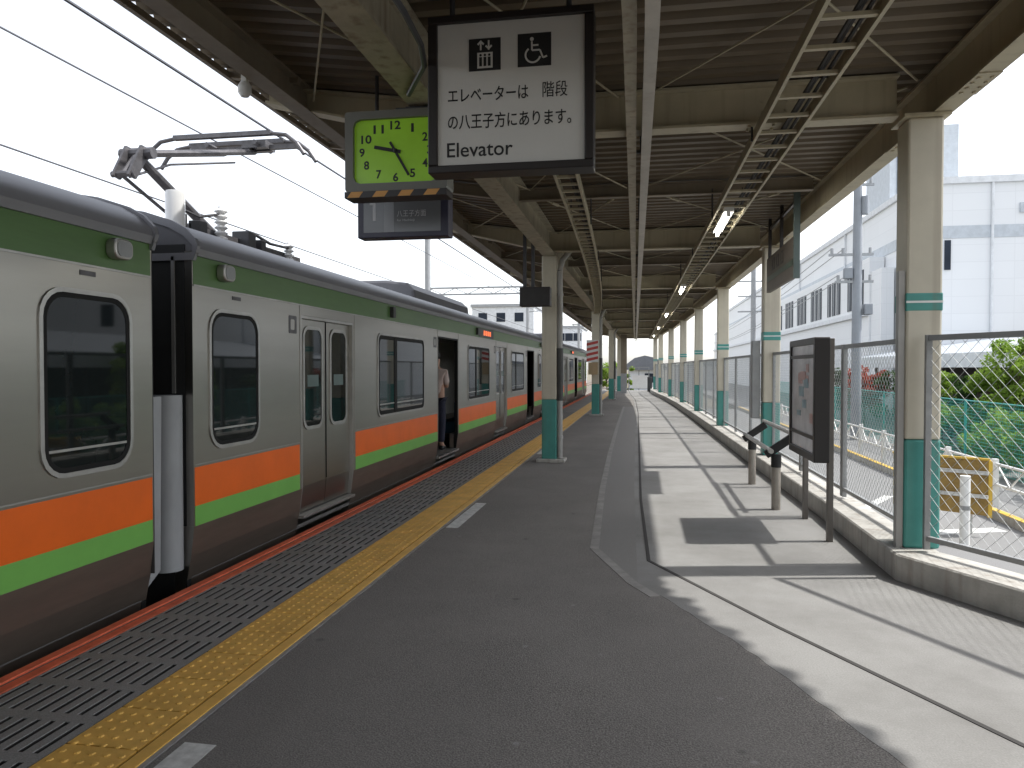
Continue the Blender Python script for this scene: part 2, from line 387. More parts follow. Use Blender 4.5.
# platform edge: red line, slotted slabs, tactile strip
el = MB().box(-3.118, -3.062, -7, 52.6, -.0105, .002).box(-3.026, -2.968, -7, 52.6, -.0105, .002)
struct(MB().box(-3.12, -2.9555, -7, 52.6, -.0745, -.011).build('edge_coping', 'slab'))
struct(el.build('edge_line', 'edgeline'))
gb = MB().box(-2.955, -2.315, -7, -1.0, -.0035, .001); gd = MB(); y = -1.0
while y < 26:
    y1 = y + .325
    gb.box(-2.955, -2.315, y1 - .065, y1, -.0035, .001); gd.box(-2.954, -2.316, y1 - .064, y1 - .001, -.0745, -.004)
    nb = 9; pw = .632 / nb
    gb.box(-2.955, -2.9475, y, y1 - .0655, -.0035, .001); gd.box(-2.954, -2.948, y, y1 - .0655, -.0745, -.004)
    for i in range(nb):
        x = -2.948 + i * pw
        gb.box(x + .027, x + pw, y, y1 - .0655, -.0035, .0005); gd.box(x + .028, x + pw - .001, y, y1 - .0655, -.0745, -.004)
    y = y1
struct(gd.build('slotted_slab_body', 'slot'))
struct(gb.build('slotted_edge_slab', 'slab'))
struct(MB().box(-2.955, -2.315, 26.1, 52.6, -.0745, .001).build('edge_slab', 'slab'))
tb = MB(); y = -1.0
while y < 52.6:
    y1 = min(y + .333, 52.6); tb.box(-2.305, -1.985, y + .005, y1 - .005, -.008, .004); y = y1
tb.box(-1.965, -1.905, -1, 52.6, -.0115, .006)
y = -.93
k = 0
while y < 22:
    for i in range(5):
        cx = -2.275 + i * .066; tb.lathe((cx, y, .0035), [(.016, 0), (.012, .0045), (.006, .0055)], 8)
    k += 1; y += .0667
struct(MB().box(-2.312, -1.984, -7, 52.6, -.0117, -.0085).build('tactile_bedding', 'groove_and_shadow'))
struct(tb.build('tactile_paving', 'tactile'))
struct(MB().box(-1.905, -1.88, -7, 52.6, -.0115, .0005).build('paving_edge', 'rubberline'))
for x0, x1, y0, y1 in ((-1.86, -1.74, 6.95, 8.28), (-1.84, -1.70, 1.9, 2.76), (-1.86, -1.74, 13.2, 14.4)):
    struct(MB().box(x0, x1, y0, y1, -.004, .0005).build('boarding_mark', 'paint_w'))

# kerb wall
KW = .36
KOUT = []
for i, p in enumerate(KERB):
    a = Vector(KERB[max(0, i - 1)]); b = Vector(KERB[min(len(KERB) - 1, i + 1)]); d = (b - a).normalized(); nrm = Vector((d.y, -d.x))
    q = Vector(p) + nrm * KW; KOUT.append((q.x, q.y))
strip(KERB, KOUT, -1.1, .19, 'platform_kerb', 'kerbcrete').modifiers.new('bevel', 'BEVEL').width = .012

# street beyond the fence
struct(MB().box(1.0, 5.55, -30, 46, -1.5, -.90).build('street', 'road'))
struct(MB().box(5.75, 40, -30, 140, -1.5, -.86).build('verge', 'road'))
struct(MB().box(5.55, 5.75, -30, 46, -1.5, -.76).build('street_kerb', 'kerbcrete'))
struct(MB().box(5.545, 5.665, -30, 46, -.7605, -.752).build('yellow_kerb_line', 'yellow'))
wl = MB()
wl.bar((3.3, 11.6, -.897), (5.3, 12.3, -.897), .28, .006).bar((3.5, 13.3, -.897), (4.6, 15.2, -.897), .16, .006)
struct(wl.build('road_marking', 'paint_w'))

# ================================================================= TRAIN
SX = -3.30                              # platform-side skin
CW = 2.92
def rail_car(y0, y1, label, gear, name='train_car', open_doors=(), far=False, pers=False):
    car = thing(name, label, 'train car', (0, y0, -1.05), 'coupled cars of the silver train')
    L = y1 - y0
    dc = [y0 + q for q in (2.47, 7.45, 12.38, 17.03)]; dw = .67          # door centres, half width
    DZ0, DZ1 = .08, 2.05; ZT = 2.40; ZB = -.32
    tuck = lambda z: .125 * (max(0, .345 - z) / .665) ** 1.4       # lower body curves under
    # --- body shell: side skin pieces with real door openings, floor, far side, ends
    b = MB()
    segs = []; p = y0
    for c in dc: segs.append((p, c - dw)); p = c + dw
    segs.append((p, y1))
    T = .06
    for a, c in segs:
        b.box(SX - T, SX, a, c, .345, ZT)
        for z0_, z1_ in ((ZB, -.10), (-.10, .12), (.12, .3445)):
            b.hexa([(SX - .16, a, z0_), (SX - tuck(z0_), a, z0_), (SX - tuck(z0_), c, z0_), (SX - .16, c, z0_), (SX - .16, a, z1_), (SX - tuck(z1_), a, z1_), (SX - tuck(z1_), c, z1_), (SX - .16, c, z1_)])
    for c in dc:
        b.box(SX - T, SX, c - dw + .0005, c + dw - .0005, DZ1, ZT)
        b.hexa([(SX - .16, c - dw + .0005, ZB), (SX - .125, c - dw + .0005, ZB), (SX - .125, c + dw - .0005, ZB), (SX - .16, c + dw - .0005, ZB), (SX - .16, c - dw + .0005, .0445), (SX - .045, c - dw + .0005, .0445), (SX - .045, c + dw - .0005, .0445), (SX - .16, c + dw - .0005, .0445)])
    b.box(SX - CW, SX - CW + T, y0, y1, ZB, ZT)
    b.build('body_shell', 'steel', car)
    for ya, yb in ((y0 + .002, y0 + .05), (y1 - .05, y1 - .002)):
        MB().box(SX - CW + T + .002, SX - T - .002, ya, yb, ZB, ZT + .05).build('end_wall', 'black', car)
    MB().box(SX - .165, SX - .14, y0 - .012, y0 + .0015, 1.34, 2.36).build('corner_strip', 'steel_plain', car)
    MB().box(SX - .06, SX - .002, y1 + .0005, y1 + .012, .12, 2.36).build('corner_strip', 'under', car)
    f = MB().box(SX - CW + T, SX - T, y0 + .05, y1 - .05, -.06, .075); f.build('floor', 'car_floor', car)
    MB().box(SX - CW + T, SX - T - .3, y0 + .06, y1 - .06, 2.30, 2.34).box(SX - CW + T + .02, SX - CW + T + .05, y0 + .06, y1 - .06, 0, 2.3).build('lining', 'interior', car)
    for a, c in segs[1:-1]:
        MB().box(SX - .52, SX - .08, a + .5, c - .5, .30, .52).box(SX - .20, SX - .075, a + .5, c - .5, .52, .88).build('seat', 'seat_cloth', car)
        MB().box(SX - CW + .10, SX - CW + .55, a + .5, c - .5, .30, .52).box(SX - CW + .09, SX - CW + .2, a + .5, c - .5, .52, .88).build('seat', 'seat_cloth', car)
    u = MB().box(SX - CW + .25, SX - .25, y0 + .6, y1 - .6, -.85, ZB)
    for yb in (y0 + 2.6, y1 - 2.6): u.box(SX - CW + .45, SX - .45, yb - 1.3, yb + 1.3, -1.0, -.45)
    u.build('underframe', 'under', car)
    # --- roof: arched section
    prof = [(SX + .02, ZT - .03), (SX + .035, ZT + .02), (SX + .015, ZT + .075), (SX - .06, ZT + .15), (SX - .18, ZT + .215), (SX - .40, ZT + .285), (SX - .8, ZT + .355), (SX - CW / 2, ZT + .39)]
    full = prof + [(2 * (SX - CW / 2) - x, z) for x, z in reversed(prof[:-1])]
    r = MB().prism(full, XZ, y0 + .01, y1 - .01); rf = r.build('roof', 'train_roof', car, smooth=True)
    gp = [(SX + .021, ZT - .032), (SX + .0365, ZT + .02), (SX + .0165, ZT + .077), (SX - .059, ZT + .1525), (SX - .18, ZT + .2185), (SX - .18, ZT + .2), (SX - .06, ZT + .13), (SX, ZT + .06), (SX + .002, ZT - .032)]
    MB().prism(gp, XZ, y0, y1).build('roof_edge', 'train_gutter', rf, smooth=True)
    for ya in (y0 - .012, y1 - .022):
        ro = [(x + (.02 if x > SX - CW / 2 else -.02), z + .015) for x, z in full]
        MB().ring(ro, [(x, z - .04) for x, z in full], XZ, ya, ya + .034).build('end_rim', 'train_gutter', rf)
    # --- stripes and band (thin film set proud of the skin)
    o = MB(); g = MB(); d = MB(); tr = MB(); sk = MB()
    for a, c in segs:
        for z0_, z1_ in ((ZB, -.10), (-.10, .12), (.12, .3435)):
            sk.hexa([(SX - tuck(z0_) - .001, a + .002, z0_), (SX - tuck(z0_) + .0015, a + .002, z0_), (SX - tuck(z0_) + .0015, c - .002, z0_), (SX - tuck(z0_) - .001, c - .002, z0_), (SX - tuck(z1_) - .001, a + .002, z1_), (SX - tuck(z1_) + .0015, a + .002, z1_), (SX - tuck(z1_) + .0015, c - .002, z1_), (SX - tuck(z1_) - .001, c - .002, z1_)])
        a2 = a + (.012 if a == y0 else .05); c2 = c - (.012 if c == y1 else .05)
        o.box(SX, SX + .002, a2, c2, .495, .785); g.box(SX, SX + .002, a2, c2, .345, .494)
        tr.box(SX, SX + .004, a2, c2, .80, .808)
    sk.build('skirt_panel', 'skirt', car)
    o.build('orange_stripe', 'orange', car); g.build('green_stripe', 'green', car)
    d.box(SX, SX + .002, y0 + .012, y1 - .012, 2.155, ZT - .032); d.build('green_band', 'dgreen', car)
    tr.box(SX, SX + .006, y0 + .01, y1 - .01, 2.142, 2.154)
    for c in dc:
        for yy in (c - dw - .035, c + dw + .03): tr.box(SX, SX + .005, yy, yy + .008, .35, 2.14)
    tr.build('skin_seam', 'steel_plain', car)
    # --- windows
    def window(a, c, z0, z1, r_, mull=None):
        gk = .05 if mull else .03
        fr = MB().ring(rrect(a - .028, c + .028, z0 - .028, z1 + .028, r_ + .028), rrect(a, c, z0, z1, r_), YZ, SX - .001, SX + .010)
        wf = fr.build('window_frame', 'steel_plain', car)
        MB().ring(rrect(a, c, z0, z1, r_), rrect(a + gk, c - gk, z0 + gk, z1 - gk, r_ - .02), YZ, SX + .001, SX + .006).build('gasket', 'gasket', wf)
        MB().prism(rrect(a + .001, c - .001, z0 + .001, z1 - .001, r_), YZ, SX + .0008, SX + .0032).build('window_pane', 'glass', wf)
        tm = MB().box(SX + .0035, SX + .0055, a + .03, c - .03, z0 + .125, z0 + .14)
        tm.build('window_rail', 'steel_plain', wf)
        if mull:
            MB().box(SX + .001, SX + .009, mull - .055, mull + .055, z0 + .01, z1 - .01).build('mullion', 'gasket', wf)
    window(y0 + .235, y0 + .95, .92, 1.97, .15); window(y1 - .95, y1 - .235, .92, 1.97, .15)
    for a, c in segs[1:-1]:
        m_ = (a + c) / 2; window(m_ - 1.0, m_ + 1.0, .93, 1.95, .09, m_ - .33)
    # --- doors
    DX = SX - .045
    for i, c in enumerate(dc):
        fr = MB()
        for ya_, yb_ in ((c - dw + .001, c - dw + .02), (c + dw - .02, c + dw - .001)):
            fr.box(SX - .059, SX - .002, ya_, yb_, .345, DZ1 - .001)
            fr.hexa([(SX - .08, ya_, DZ0), (SX - tuck(DZ0) - .002, ya_, DZ0), (SX - tuck(DZ0) - .002, yb_, DZ0), (SX - .08, yb_, DZ0), (SX - .08, ya_, .3445), (SX - .002, ya_, .3445), (SX - .002, yb_, .3445), (SX - .08, yb_, .3445)])
        fr.box(SX - .059, SX - .002, c - dw + .0205, c + dw - .0205, DZ1 - .03, DZ1 - .002)
        fr.build('door_frame', 'gasket' if i in open_doors else 'steel_plain', car)
        MB().box(SX - .055, SX + .015, c - dw, c + dw, .045, .0745).build('door_sill', 'steel_plain', car)
        if i in open_doors: continue
        for s in (-1, 1):
            a = c + (.006 if s > 0 else -dw + .024); e_ = c + (dw - .024 if s > 0 else -.006)
            lf = MB().box(DX - .015, DX, a, e_, .345, DZ1 - .032).hexa([(DX - .03, a, DZ0 + .005), (DX - .024, a, DZ0 + .005), (DX - .024, e_, DZ0 + .005), (DX - .03, e_, DZ0 + .005), (DX - .015, a, .3445), (DX, a, .3445), (DX, e_, .3445), (DX - .015, e_, .3445)]); lo = lf.build('door', 'steel', car)
            wa, wb = a + .13, e_ - .11
            MB().ring(rrect(wa - .035, wb + .035, .905, 1.955, .12), rrect(wa, wb, .94, 1.92, .09), YZ, DX - .001, DX + .009).build('window_frame', 'steel_plain', lo)
            MB().prism(rrect(wa - .004, wb + .004, .936, 1.924, .09), YZ, DX + .0005, DX + .003).build('window_pane', 'glass', lo)
            MB().box(DX + .0032, DX + .0042, wa + .07, wb - .07, 1.34, 1.46).build('door_sticker', 'sticker', lo)
        MB().box(DX, DX + .006, c - .007, c + .007, .36, DZ1 - .032).build('door_seal', 'gasket', car)
    # --- side lamps, plates, vents
    for yl in (y0 + .40, y1 - .36):
        lm = MB().prism(rrect(yl - .085, yl + .085, 2.215, 2.345, .05), YZ, SX + .002, SX + .075); lo = lm.build('side_speaker', 'steel_plain', car, bevel=.012)
        MB().prism(rrect(yl - .065, yl + .065, 2.232, 2.328, .035), YZ, SX + .0755, SX + .079).build('speaker_grille', 'rubber_grey', lo)
    pl = MB().box(SX, SX + .004, y0 + .55, y0 + .68, 2.085, 2.115).box(SX, SX + .004, y1 - .66, y1 - .53, 2.085, 2.115)
    pl.build('number_plate', 'panto', car)
    for c in dc: MB().ring(rrect(c - dw - .26, c - dw - .10, 1.86, 2.03, .01, 1), rrect(c - dw - .225, c - dw - .135, 1.895, 1.995, .01, 1), YZ, SX, SX + .003).build('door_cock_panel', 'panto', car)
    lamp_y = (dc[1] + dc[2]) / 2 + .7
    db = MB().box(SX, SX + .008, lamp_y - .75, lamp_y + .75, 2.17, 2.355).build('destination_display', 'sign_frame', car)
    lt = MB()
    for k_ in range(4): lt.box(SX + .008, SX + .0095, lamp_y - .30 + k_ * .2, lamp_y - .30 + k_ * .2 + .14, 2.215, 2.315)
    lt.build('led_marks', 'led', db)
    for c in (dc[0] + 2.0, dc[1] + 2.2):
        MB().box(SX + .002, SX + .05, c - .05, c + .05, 2.2, 2.34).build('side_lamp', 'metal_dark', car)
    # --- gap fins at the ends
    for s, ye in ((-1, y0), (1, y1)):
        fn = MB()
        fn.hexa([(SX - .12, ye + s * .0, .02), (SX - .05, ye, .02), (SX - .05, ye + s * .14, .10), (SX - .12, ye + s * .14, .10), (SX - .12, ye, 1.33), (SX - .03, ye, 1.33), (SX - .03, ye + s * .14, 1.33), (SX - .12, ye + s * .14, 1.33)]) if s > 0 else \
            fn.prism([(SX - .16 + .12 * math.cos(t_), ye - .10 + .105 * math.sin(t_)) for t_ in [2 * math.pi * q / 14 for q in range(14)]], XY, .04, 1.33)
        fn.build('gap_fin', 'rubber_grey', car, smooth=True)
    bl = MB().box(SX - CW + .9, SX - .9, y1, y1 + .23, .0, 2.1)
    bl.box(SX - CW + .5, SX - .3, y1 + .0, y1 + .12, 1.4, 1.405)
    bl.box(SX - CW + .9, SX - .9, y0 - .23, y0, .0, 2.1); bl.build('gangway_bellows', 'black', car)
    # --- roof gear
    cx = SX - CW / 2
    for a, c in gear.get('ac', ()):
        acp = [(cx + .98, ZT + .22), (cx + .95, ZT + .45), (cx + .82, ZT + .575), (cx + .45, ZT + .625), (cx - .45, ZT + .625), (cx - .82, ZT + .575), (cx - .95, ZT + .45), (cx - .98, ZT + .22)]
        ac = MB().prism(acp, XZ, a, c).build('air_conditioner', 'train_roof', car, bevel=.05)
        gr_ = MB()
        q = a + .4
        while q < c - .4: gr_.bar((cx + .962, q, ZT + .30), (cx + .942, q, ZT + .44), .012, .07, up=(0, 1, 0)); q += .16
        gr_.build('louvre', 'under', ac)
    return car

car1 = rail_car(-14.87, 4.62, 'nearest silver train car, one rounded window and speaker beside the dark coupling gap', {'ac': ((-8, -3.5),)})
car2 = rail_car(5.09, 24.6, 'second silver train car carrying the raised pantograph, doors open with a passenger inside', {'ac': ((12.2, 16.2),)}, open_doors=(1, 3))
car3 = rail_car(25.07, 44.55, 'farthest silver train car seen beyond the first teal footed column', {'ac': ((32, 36),)}, open_doors=(0, 2))

# pantograph (a part of the second car) ---------------------------------------------------
CXP = -4.75
pg = bpy.data.objects.new('pantograph', None); COL.objects.link(pg); pg.parent = car2
HY, HZ = 8.30, 4.25; KY, KZ = 6.47, 3.57; BY, BZ = 8.0, 2.92
lower = MB().tube((CXP, BY, BZ), (CXP, KY + .03, KZ - .04), .055, 10, .045).tube((CXP - .12, BY - .25, BZ), (CXP - .1, KY - .1, KZ - .22), .018, 8)
lower.build('lower_arm', 'panto', pg, smooth=True)
up = MB().tube((CXP - .08, KY, KZ), (CXP - .20, HY, HZ - .16), .032, 8).tube((CXP + .08, KY, KZ), (CXP + .20, HY, HZ - .16), .032, 8)
up.tube((CXP - .17, KY, KZ), (CXP + .17, KY, KZ), .055, 10)
for sx in (-.09, .07):
    up.hexa([(CXP + sx, KY - .26, KZ - .26), (CXP + sx + .025, KY - .26, KZ - .26), (CXP + sx + .025, KY - .15, KZ - .28), (CXP + sx, KY - .15, KZ - .28), (CXP + sx, KY - .07, KZ + .06), (CXP + sx + .025, KY - .07, KZ + .06), (CXP + sx + .025, KY + .08, KZ + .05), (CXP + sx, KY + .08, KZ + .05)])
up.tube((CXP - .12, KY - .2, KZ - .24), (CXP + .12, KY - .2, KZ - .24), .03, 8).tube((CXP, KY, KZ), (CXP, KY - .2, KZ - .24), .03, 8)
up.path([(CXP, KY - .12, KZ - .25), (CXP, KY + .5, KZ + .03), (CXP, HY - .1, HZ - .30)], .012, 6)
up.build('upper_arm', 'panto', pg, smooth=True)
hd = MB()
for dy in (-.16, .16):
    pts = [(-1.02, -.26), (-.93, -.13), (-.80, -.03), (-.6, .0), (.6, .0), (.80, -.03), (.93, -.13), (1.02, -.26)]
    hd.path([(CXP - .12 + u, HY + dy, HZ + v) for u, v in pts], .024, 8)
    hd.box(CXP - .74, CXP + .5, HY + dy - .035, HY + dy + .035, HZ - .02, HZ + .03)
hd.tube((CXP - .3, HY - .2, HZ - .10), (CXP - .3, HY + .2, HZ - .10), .03, 8).tube((CXP + .3, HY - .2, HZ - .10), (CXP + .3, HY + .2, HZ - .10), .03, 8)
hd.box(CXP - .75, CXP + .75, HY - .03, HY + .03, HZ - .14, HZ - .09)
hd.box(CXP + .1, CXP + .4, HY - .12, HY + .12, HZ - .14, HZ - .05).box(CXP - .55, CXP - .35, HY - .12, HY + .12, HZ - .13, HZ - .05)
hd.tube((CXP - .2, HY - .1, HZ - .17), (CXP + .2, HY - .1, HZ - .17), .03, 8)
hd.build('contact_head', 'panto', pg)
bs = MB().box(CXP - .55, CXP + .55, BY - .45, BY + .45, 2.84, 2.90)
for sx in (-1, 1): bs.bar((CXP + sx * .5, BY - 1.5, 2.87), (CXP + sx * .5, BY + .8, 2.87), .06, .06)
bs.build('base_frame', 'panto', pg)
MB().lathe((-4.18, 6.20, 2.70), [(.06, 0), (.085, .02), (.085, .40), (.078, .43)], 18).build('arrester', 'ceramic', car2, smooth=True)
def insul(x, y, z0, h, r):
    pr_ = [(r * .5, 0)]
    n = int(h / .05)
    for i in range(n): zz = h * i / n; pr_ += [(r * .55, zz), (r, zz + h / n * .35), (r, zz + h / n * .5), (r * .55, zz + h / n * .85)]
    pr_.append((r * .4, h + .02)); return MB().lathe((x, y, z0), pr_, 14)
insul(-4.15, 6.90, 2.74, .38, .065).build('insulator', 'ceramic', car2, smooth=True)
insul(-4.15, 8.35, 2.74, .26, .06).build('insulator', 'ceramic', car2, smooth=True)
MB().path([(-4.15, 6.9, 3.06), (-4.2, 6.6, 2.98), (-4.25, 6.3, 3.02)], .014, 6).build('roof_cable', 'metal_dark', car2)
MB().path([(-4.15, 8.35, 2.95), (-4.15, 7.9, 2.93), (-4.2, 7.6, 3.0), (-4.2, 7.4, 2.8)], .018, 6).build('roof_cable', 'metal_dark', car2)
for a in ((-4.3, -4.1, 7.35, 7.5, 2.7, 2.98), (-4.28, -4.1, 7.62, 7.72, 2.7, 2.93), (-4.25, -4.12, 6.5, 6.62, 2.68, 2.93), (-4.3, -4.2, 6.34, 6.42, 2.68, 2.97)):
    MB().box(*a).build('switch_gear', 'metal_dark', car2, bevel=.01)

# passenger standing inside the open second doorway ---------------------------------------
def skinmesh(name, verts, edges, radii, m, parent=None, sub=2, root=0):
    me = bpy.data.meshes.new(name); me.from_pydata(verts, edges, []); o = bpy.data.objects.new(name, me); COL.objects.link(o)
    sk = o.modifiers.new('skin', 'SKIN'); sk.use_smooth_shade = True
    for i, rr in enumerate(radii):
        me.skin_vertices[0].data[i].radius = rr if isinstance(rr, tuple) else (rr, rr)
    for d in me.skin_vertices[0].data: d.use_root = False
    me.skin_vertices[0].data[root].use_root = True
    ss = o.modifiers.new('sub', 'SUBSURF'); ss.levels = sub; ss.render_levels = sub
    me.materials.append(M[m])
    if parent: o.parent = parent
    return o
PX, PY = -3.63, 12.90
psn = thing('person', 'dark haired passenger in pale shirt and navy trousers standing inside the open train doorway', 'person', (PX, PY, .075))
# faces +Y (along the train), right arm raised holding a phone in front
bv = [(0, 0, .92), (0, .01, 1.12), (0, 0, 1.36), (0, .01, 1.47), (0, .02, 1.55), (0, .035, 1.64),
      (-.17, 0, 1.38), (-.20, -.03, 1.12), (-.19, .10, .92), (.17, 0, 1.38), (.20, .0, 1.12), (.13, .22, 1.20), (.11, .28, 1.24),
      (-.09, 0, .86), (-.10, .02, .48), (-.10, -.02, .09), (-.11, .13, .04), (.09, 0, .86), (.10, .03, .48), (.10, 0, .09), (.11, .15, .04), (-.19, .15, .84)]
be = [(0, 1), (1, 2), (2, 3), (3, 4), (4, 5), (2, 6), (6, 7), (7, 8), (8, 21), (2, 9), (9, 10), (10, 11), (11, 12), (0, 13), (13, 14), (14, 15), (15, 16), (0, 17), (17, 18), (18, 19), (19, 20)]
br_ = [(.15, .11), (.14, .10), (.15, .10), .055, .075, .088, .055, .042, .032, .055, .042, .033, .03, .085, .06, .042, .035, .085, .06, .042, .035, .03]
skinmesh('body', bv, be, br_, 'skin', psn)
skinmesh('shirt', [(0, 0, .90), (0, .01, 1.12), (0, 0, 1.36), (0, .008, 1.44), (-.17, 0, 1.38), (-.2, -.03, 1.14), (.17, 0, 1.38), (.2, 0, 1.14)],
         [(0, 1), (1, 2), (2, 3), (2, 4), (4, 5), (2, 6), (6, 7)], [(.172, .13), (.16, .125), (.165, .12), .07, .07, .06, .07, .06], 'shirt', psn)
skinmesh('trousers', [(0, 0, .94), (-.09, 0, .86), (-.10, .02, .48), (-.10, -.02, .12), (.09, 0, .86), (.10, .03, .48), (.10, 0, .12)],
         [(0, 1), (1, 2), (2, 3), (0, 4), (4, 5), (5, 6)], [(.165, .125), .10, .077, .065, .10, .077, .065], 'trouser', psn)
skinmesh('hair', [(0, .0, 1.60), (0, .005, 1.69), (0, .05, 1.735)], [(0, 1), (1, 2)], [.09, .103, .07], 'hair', psn)
skinmesh('shoe', [(-.10, -.06, .04), (-.11, .16, .035)], [(0, 1)], [.05, .042], 'shoe', psn)
skinmesh('shoe', [(.10, -.04, .04), (.11, .18, .035)], [(0, 1)], [.05, .042], 'shoe', psn)
fc = MB()
fc.tube((0, .118, 1.64), (0, .142, 1.622), .012, 6, .016)
for s in (-1, 1): fc.lathe((s * .033, .108, 1.652), [(.004, 0), (.011, .006), (.004, .012)], 8)
fc.box(-.025, .025, .112, .118, 1.583, 1.59)
for v in range(len(fc.v)): fc.v[v] = (fc.v[v][0] + PX, fc.v[v][1] + PY, fc.v[v][2] + .075)
fc.build('face', 'skin', psn)
hnd = []
for k_ in range(4): skinmesh('finger', [(.10 - .018 * k_, .29, 1.245 + .004 * k_), (.095 - .018 * k_, .335, 1.262), (.085 - .018 * k_, .355, 1.29)], [(0, 1), (1, 2)], [.010, .009, .008], 'skin', psn, 1)

# ================================================================= CANOPY
GB, GT, RZ = 3.40, 3.715, 3.735
GY = [-5.9, .1, 6.1, 12.1, 18.1, 24.1, 30.1, 36.1, 42.1, 48.1]
MY = [g + 3.0 for g in GY]
RC = {-5.9: 4.9, .1: 3.9, 6.1: 1.96, 12.1: 1.86, 18.1: 1.75, 24.1: 1.63, 30.1: 1.47, 36.1: 1.22, 42.1: .88, 48.1: .68}
def rcx(y):
    if y <= 6.1: return 1.96
    ks = sorted(RC)
    for a, b in zip(ks, ks[1:]):
        if a <= y <= b: return RC[a] + (RC[b] - RC[a]) * (y - a) / (b - a)
    return RC[48.1] - .03 * (y - 48.1)
def zr(x): return RZ if x > -1.5 else RZ + .14 * (-1.5 - x)
canopy = thing('platform_canopy', 'cream and brown steel platform canopy with corrugated roof on teal footed columns', 'canopy', (0, 6.1, 0))
def redge(y):
    if y < 6.4:
        u_ = min(6.4 - y, 9); return 2.25 + .385 * (.4 * math.floor(u_ / .55 + .5) * .55 + .6 * u_)
    return rcx(y) + .27
prof = [(0, 0), (.075, 0), (.105, .055), (.165, .055), (.19, 0)]
rs = MB(); rows = []; y = -6.5
while y < 51.5:
    for dy, dz in prof[:-1]: rows.append((y + dy, dz))
    y += .19
NX = 4
for (yy, dz) in rows:
    for x in (-3.45, -1.5, -.1, redge(yy)): rs.v.append((x, yy, zr(x) + dz))
for i in range(len(rows) - 1):
    for j in range(NX - 1): a = i * NX + j; rs.f.append((a, a + 1, a + NX + 1, a + NX))
ro = rs.build('roof_sheet', 'sheet', canopy)
so = ro.modifiers.new('thickness', 'SOLIDIFY'); so.thickness = .012; so.offset = 1
# girders
for y in GY:
    xr = rcx(y) + .02 if y > 5 else RC[y]
    g = MB().hbeam((-1.5, y, GB), (xr - .11, y, GB), GT - GB, .16, .02)
    g.hexa([(-3.2, y - .01, 3.82), (-1.503, y - .01, GB + .02), (-1.503, y + .01, GB + .02), (-3.2, y + .01, 3.82), (-3.2, y - .01, zr(-3.2) - .022), (-1.503, y - .01, GT - .02), (-1.503, y + .01, GT - .02), (-3.2, y + .01, zr(-3.2) - .022)])
    g.bar((-3.2, y, 3.815), (-1.503, y, GB + .01), .16, .02); g.bar((-3.2, y, zr(-3.2) - .03), (-1.503, y, GT - .01), .16, .02)
    for q in range(10):                                   # splice bolts under the flange and on the web
        bx = 1.05 + (q // 2) * .09 - .25
        g.tube((bx, y + (.05 if q % 2 else -.05), GB - .016), (bx, y + (.05 if q % 2 else -.05), GB), .013, 6)
        g.tube((bx + .1, y - .012, GB + (.11 if q % 2 else .19)), (bx + .1, y - .022, GB + (.11 if q % 2 else .19)), .012, 6)
    g.build('girder', 'cream', canopy)
for y in MY:
    xr = rcx(y) + .0
    g = MB().hbeam((-1.5, y, 3.565), (xr, y, 3.565), .15, .10, .012).hbeam((-3.2, y, zr(-3.2) - .15), (-1.503, y, 3.565), .14, .10, .012)
    g.build('purlin', 'creamd', canopy)
# lengthwise beams
ks = [6.1, 12.1, 18.1, 24.1, 30.1, 36.1, 42.1, 48.1, 51.4]
EX = lambda y: rcx(y) + .19
eb = MB(); prev = (EX(6.1), -6.4)
pts = [(EX(6.1), -6.4)] + [(EX(y), y) for y in ks]
for (x0, y0), (x1, y1) in zip(pts, pts[1:]): eb.hbeam((x0, y0, GB - .004), (x1, y1, GB - .004), GT - GB + .006, .14, .02)
for yb in [6.1 + 6 * i for i in range(8)]:
    for s in (-1, 1):
        for q in range(8):
            py = yb + s * (.55 + (q // 2) * .09); px = EX(py) + (.04 if q % 2 else -.04)
            eb.tube((px, py, GB - .02), (px, py, GB - .003), .014, 6)
        py = yb + s * .69; eb.box(EX(py) - .072, EX(py) + .072, py - .2, py + .2, GB - .011, GB - .0045)
eb.build('eave_beam', 'cream', canopy)
MB().hbeam((-1.5, -6.4, 3.345), (-1.5, 51.4, 3.345), .375, .21, .02).build('column_beam', 'cream_rust', canopy)
le = MB().hbeam((-2.86, -6.4, 3.70), (-2.86, 51.4, 3.70), .215, .15, .016)
le.build('eave_beam', 'creamd', canopy)
ep = MB()
for i in range(29):
    y = -6.2 + i * 2; ep.bar((-3.42, y, zr(-3.42) - .035), (-2.78, y, zr(-2.78) - .035), .06, .055)
ep.bar((-3.40, -6.4, zr(-3.4) - .045), (-3.40, 51.4, zr(-3.4) - .045), .04, .05)
ep.build('eave_bracket', 'creamd', canopy)
sb = lambda y: -.0105 * max(0, y - 4)
cb = MB(); tr_ = MB()
ys = [-6.4, 4, 20, 36, 47]
for a, c in zip(ys, ys[1:]):
    cb.bar((-.075 + sb(a), a, 3.365), (-.075 + sb(c), c, 3.365), .075, .07)
cb.build('centre_runner', 'cream_rust', canopy)
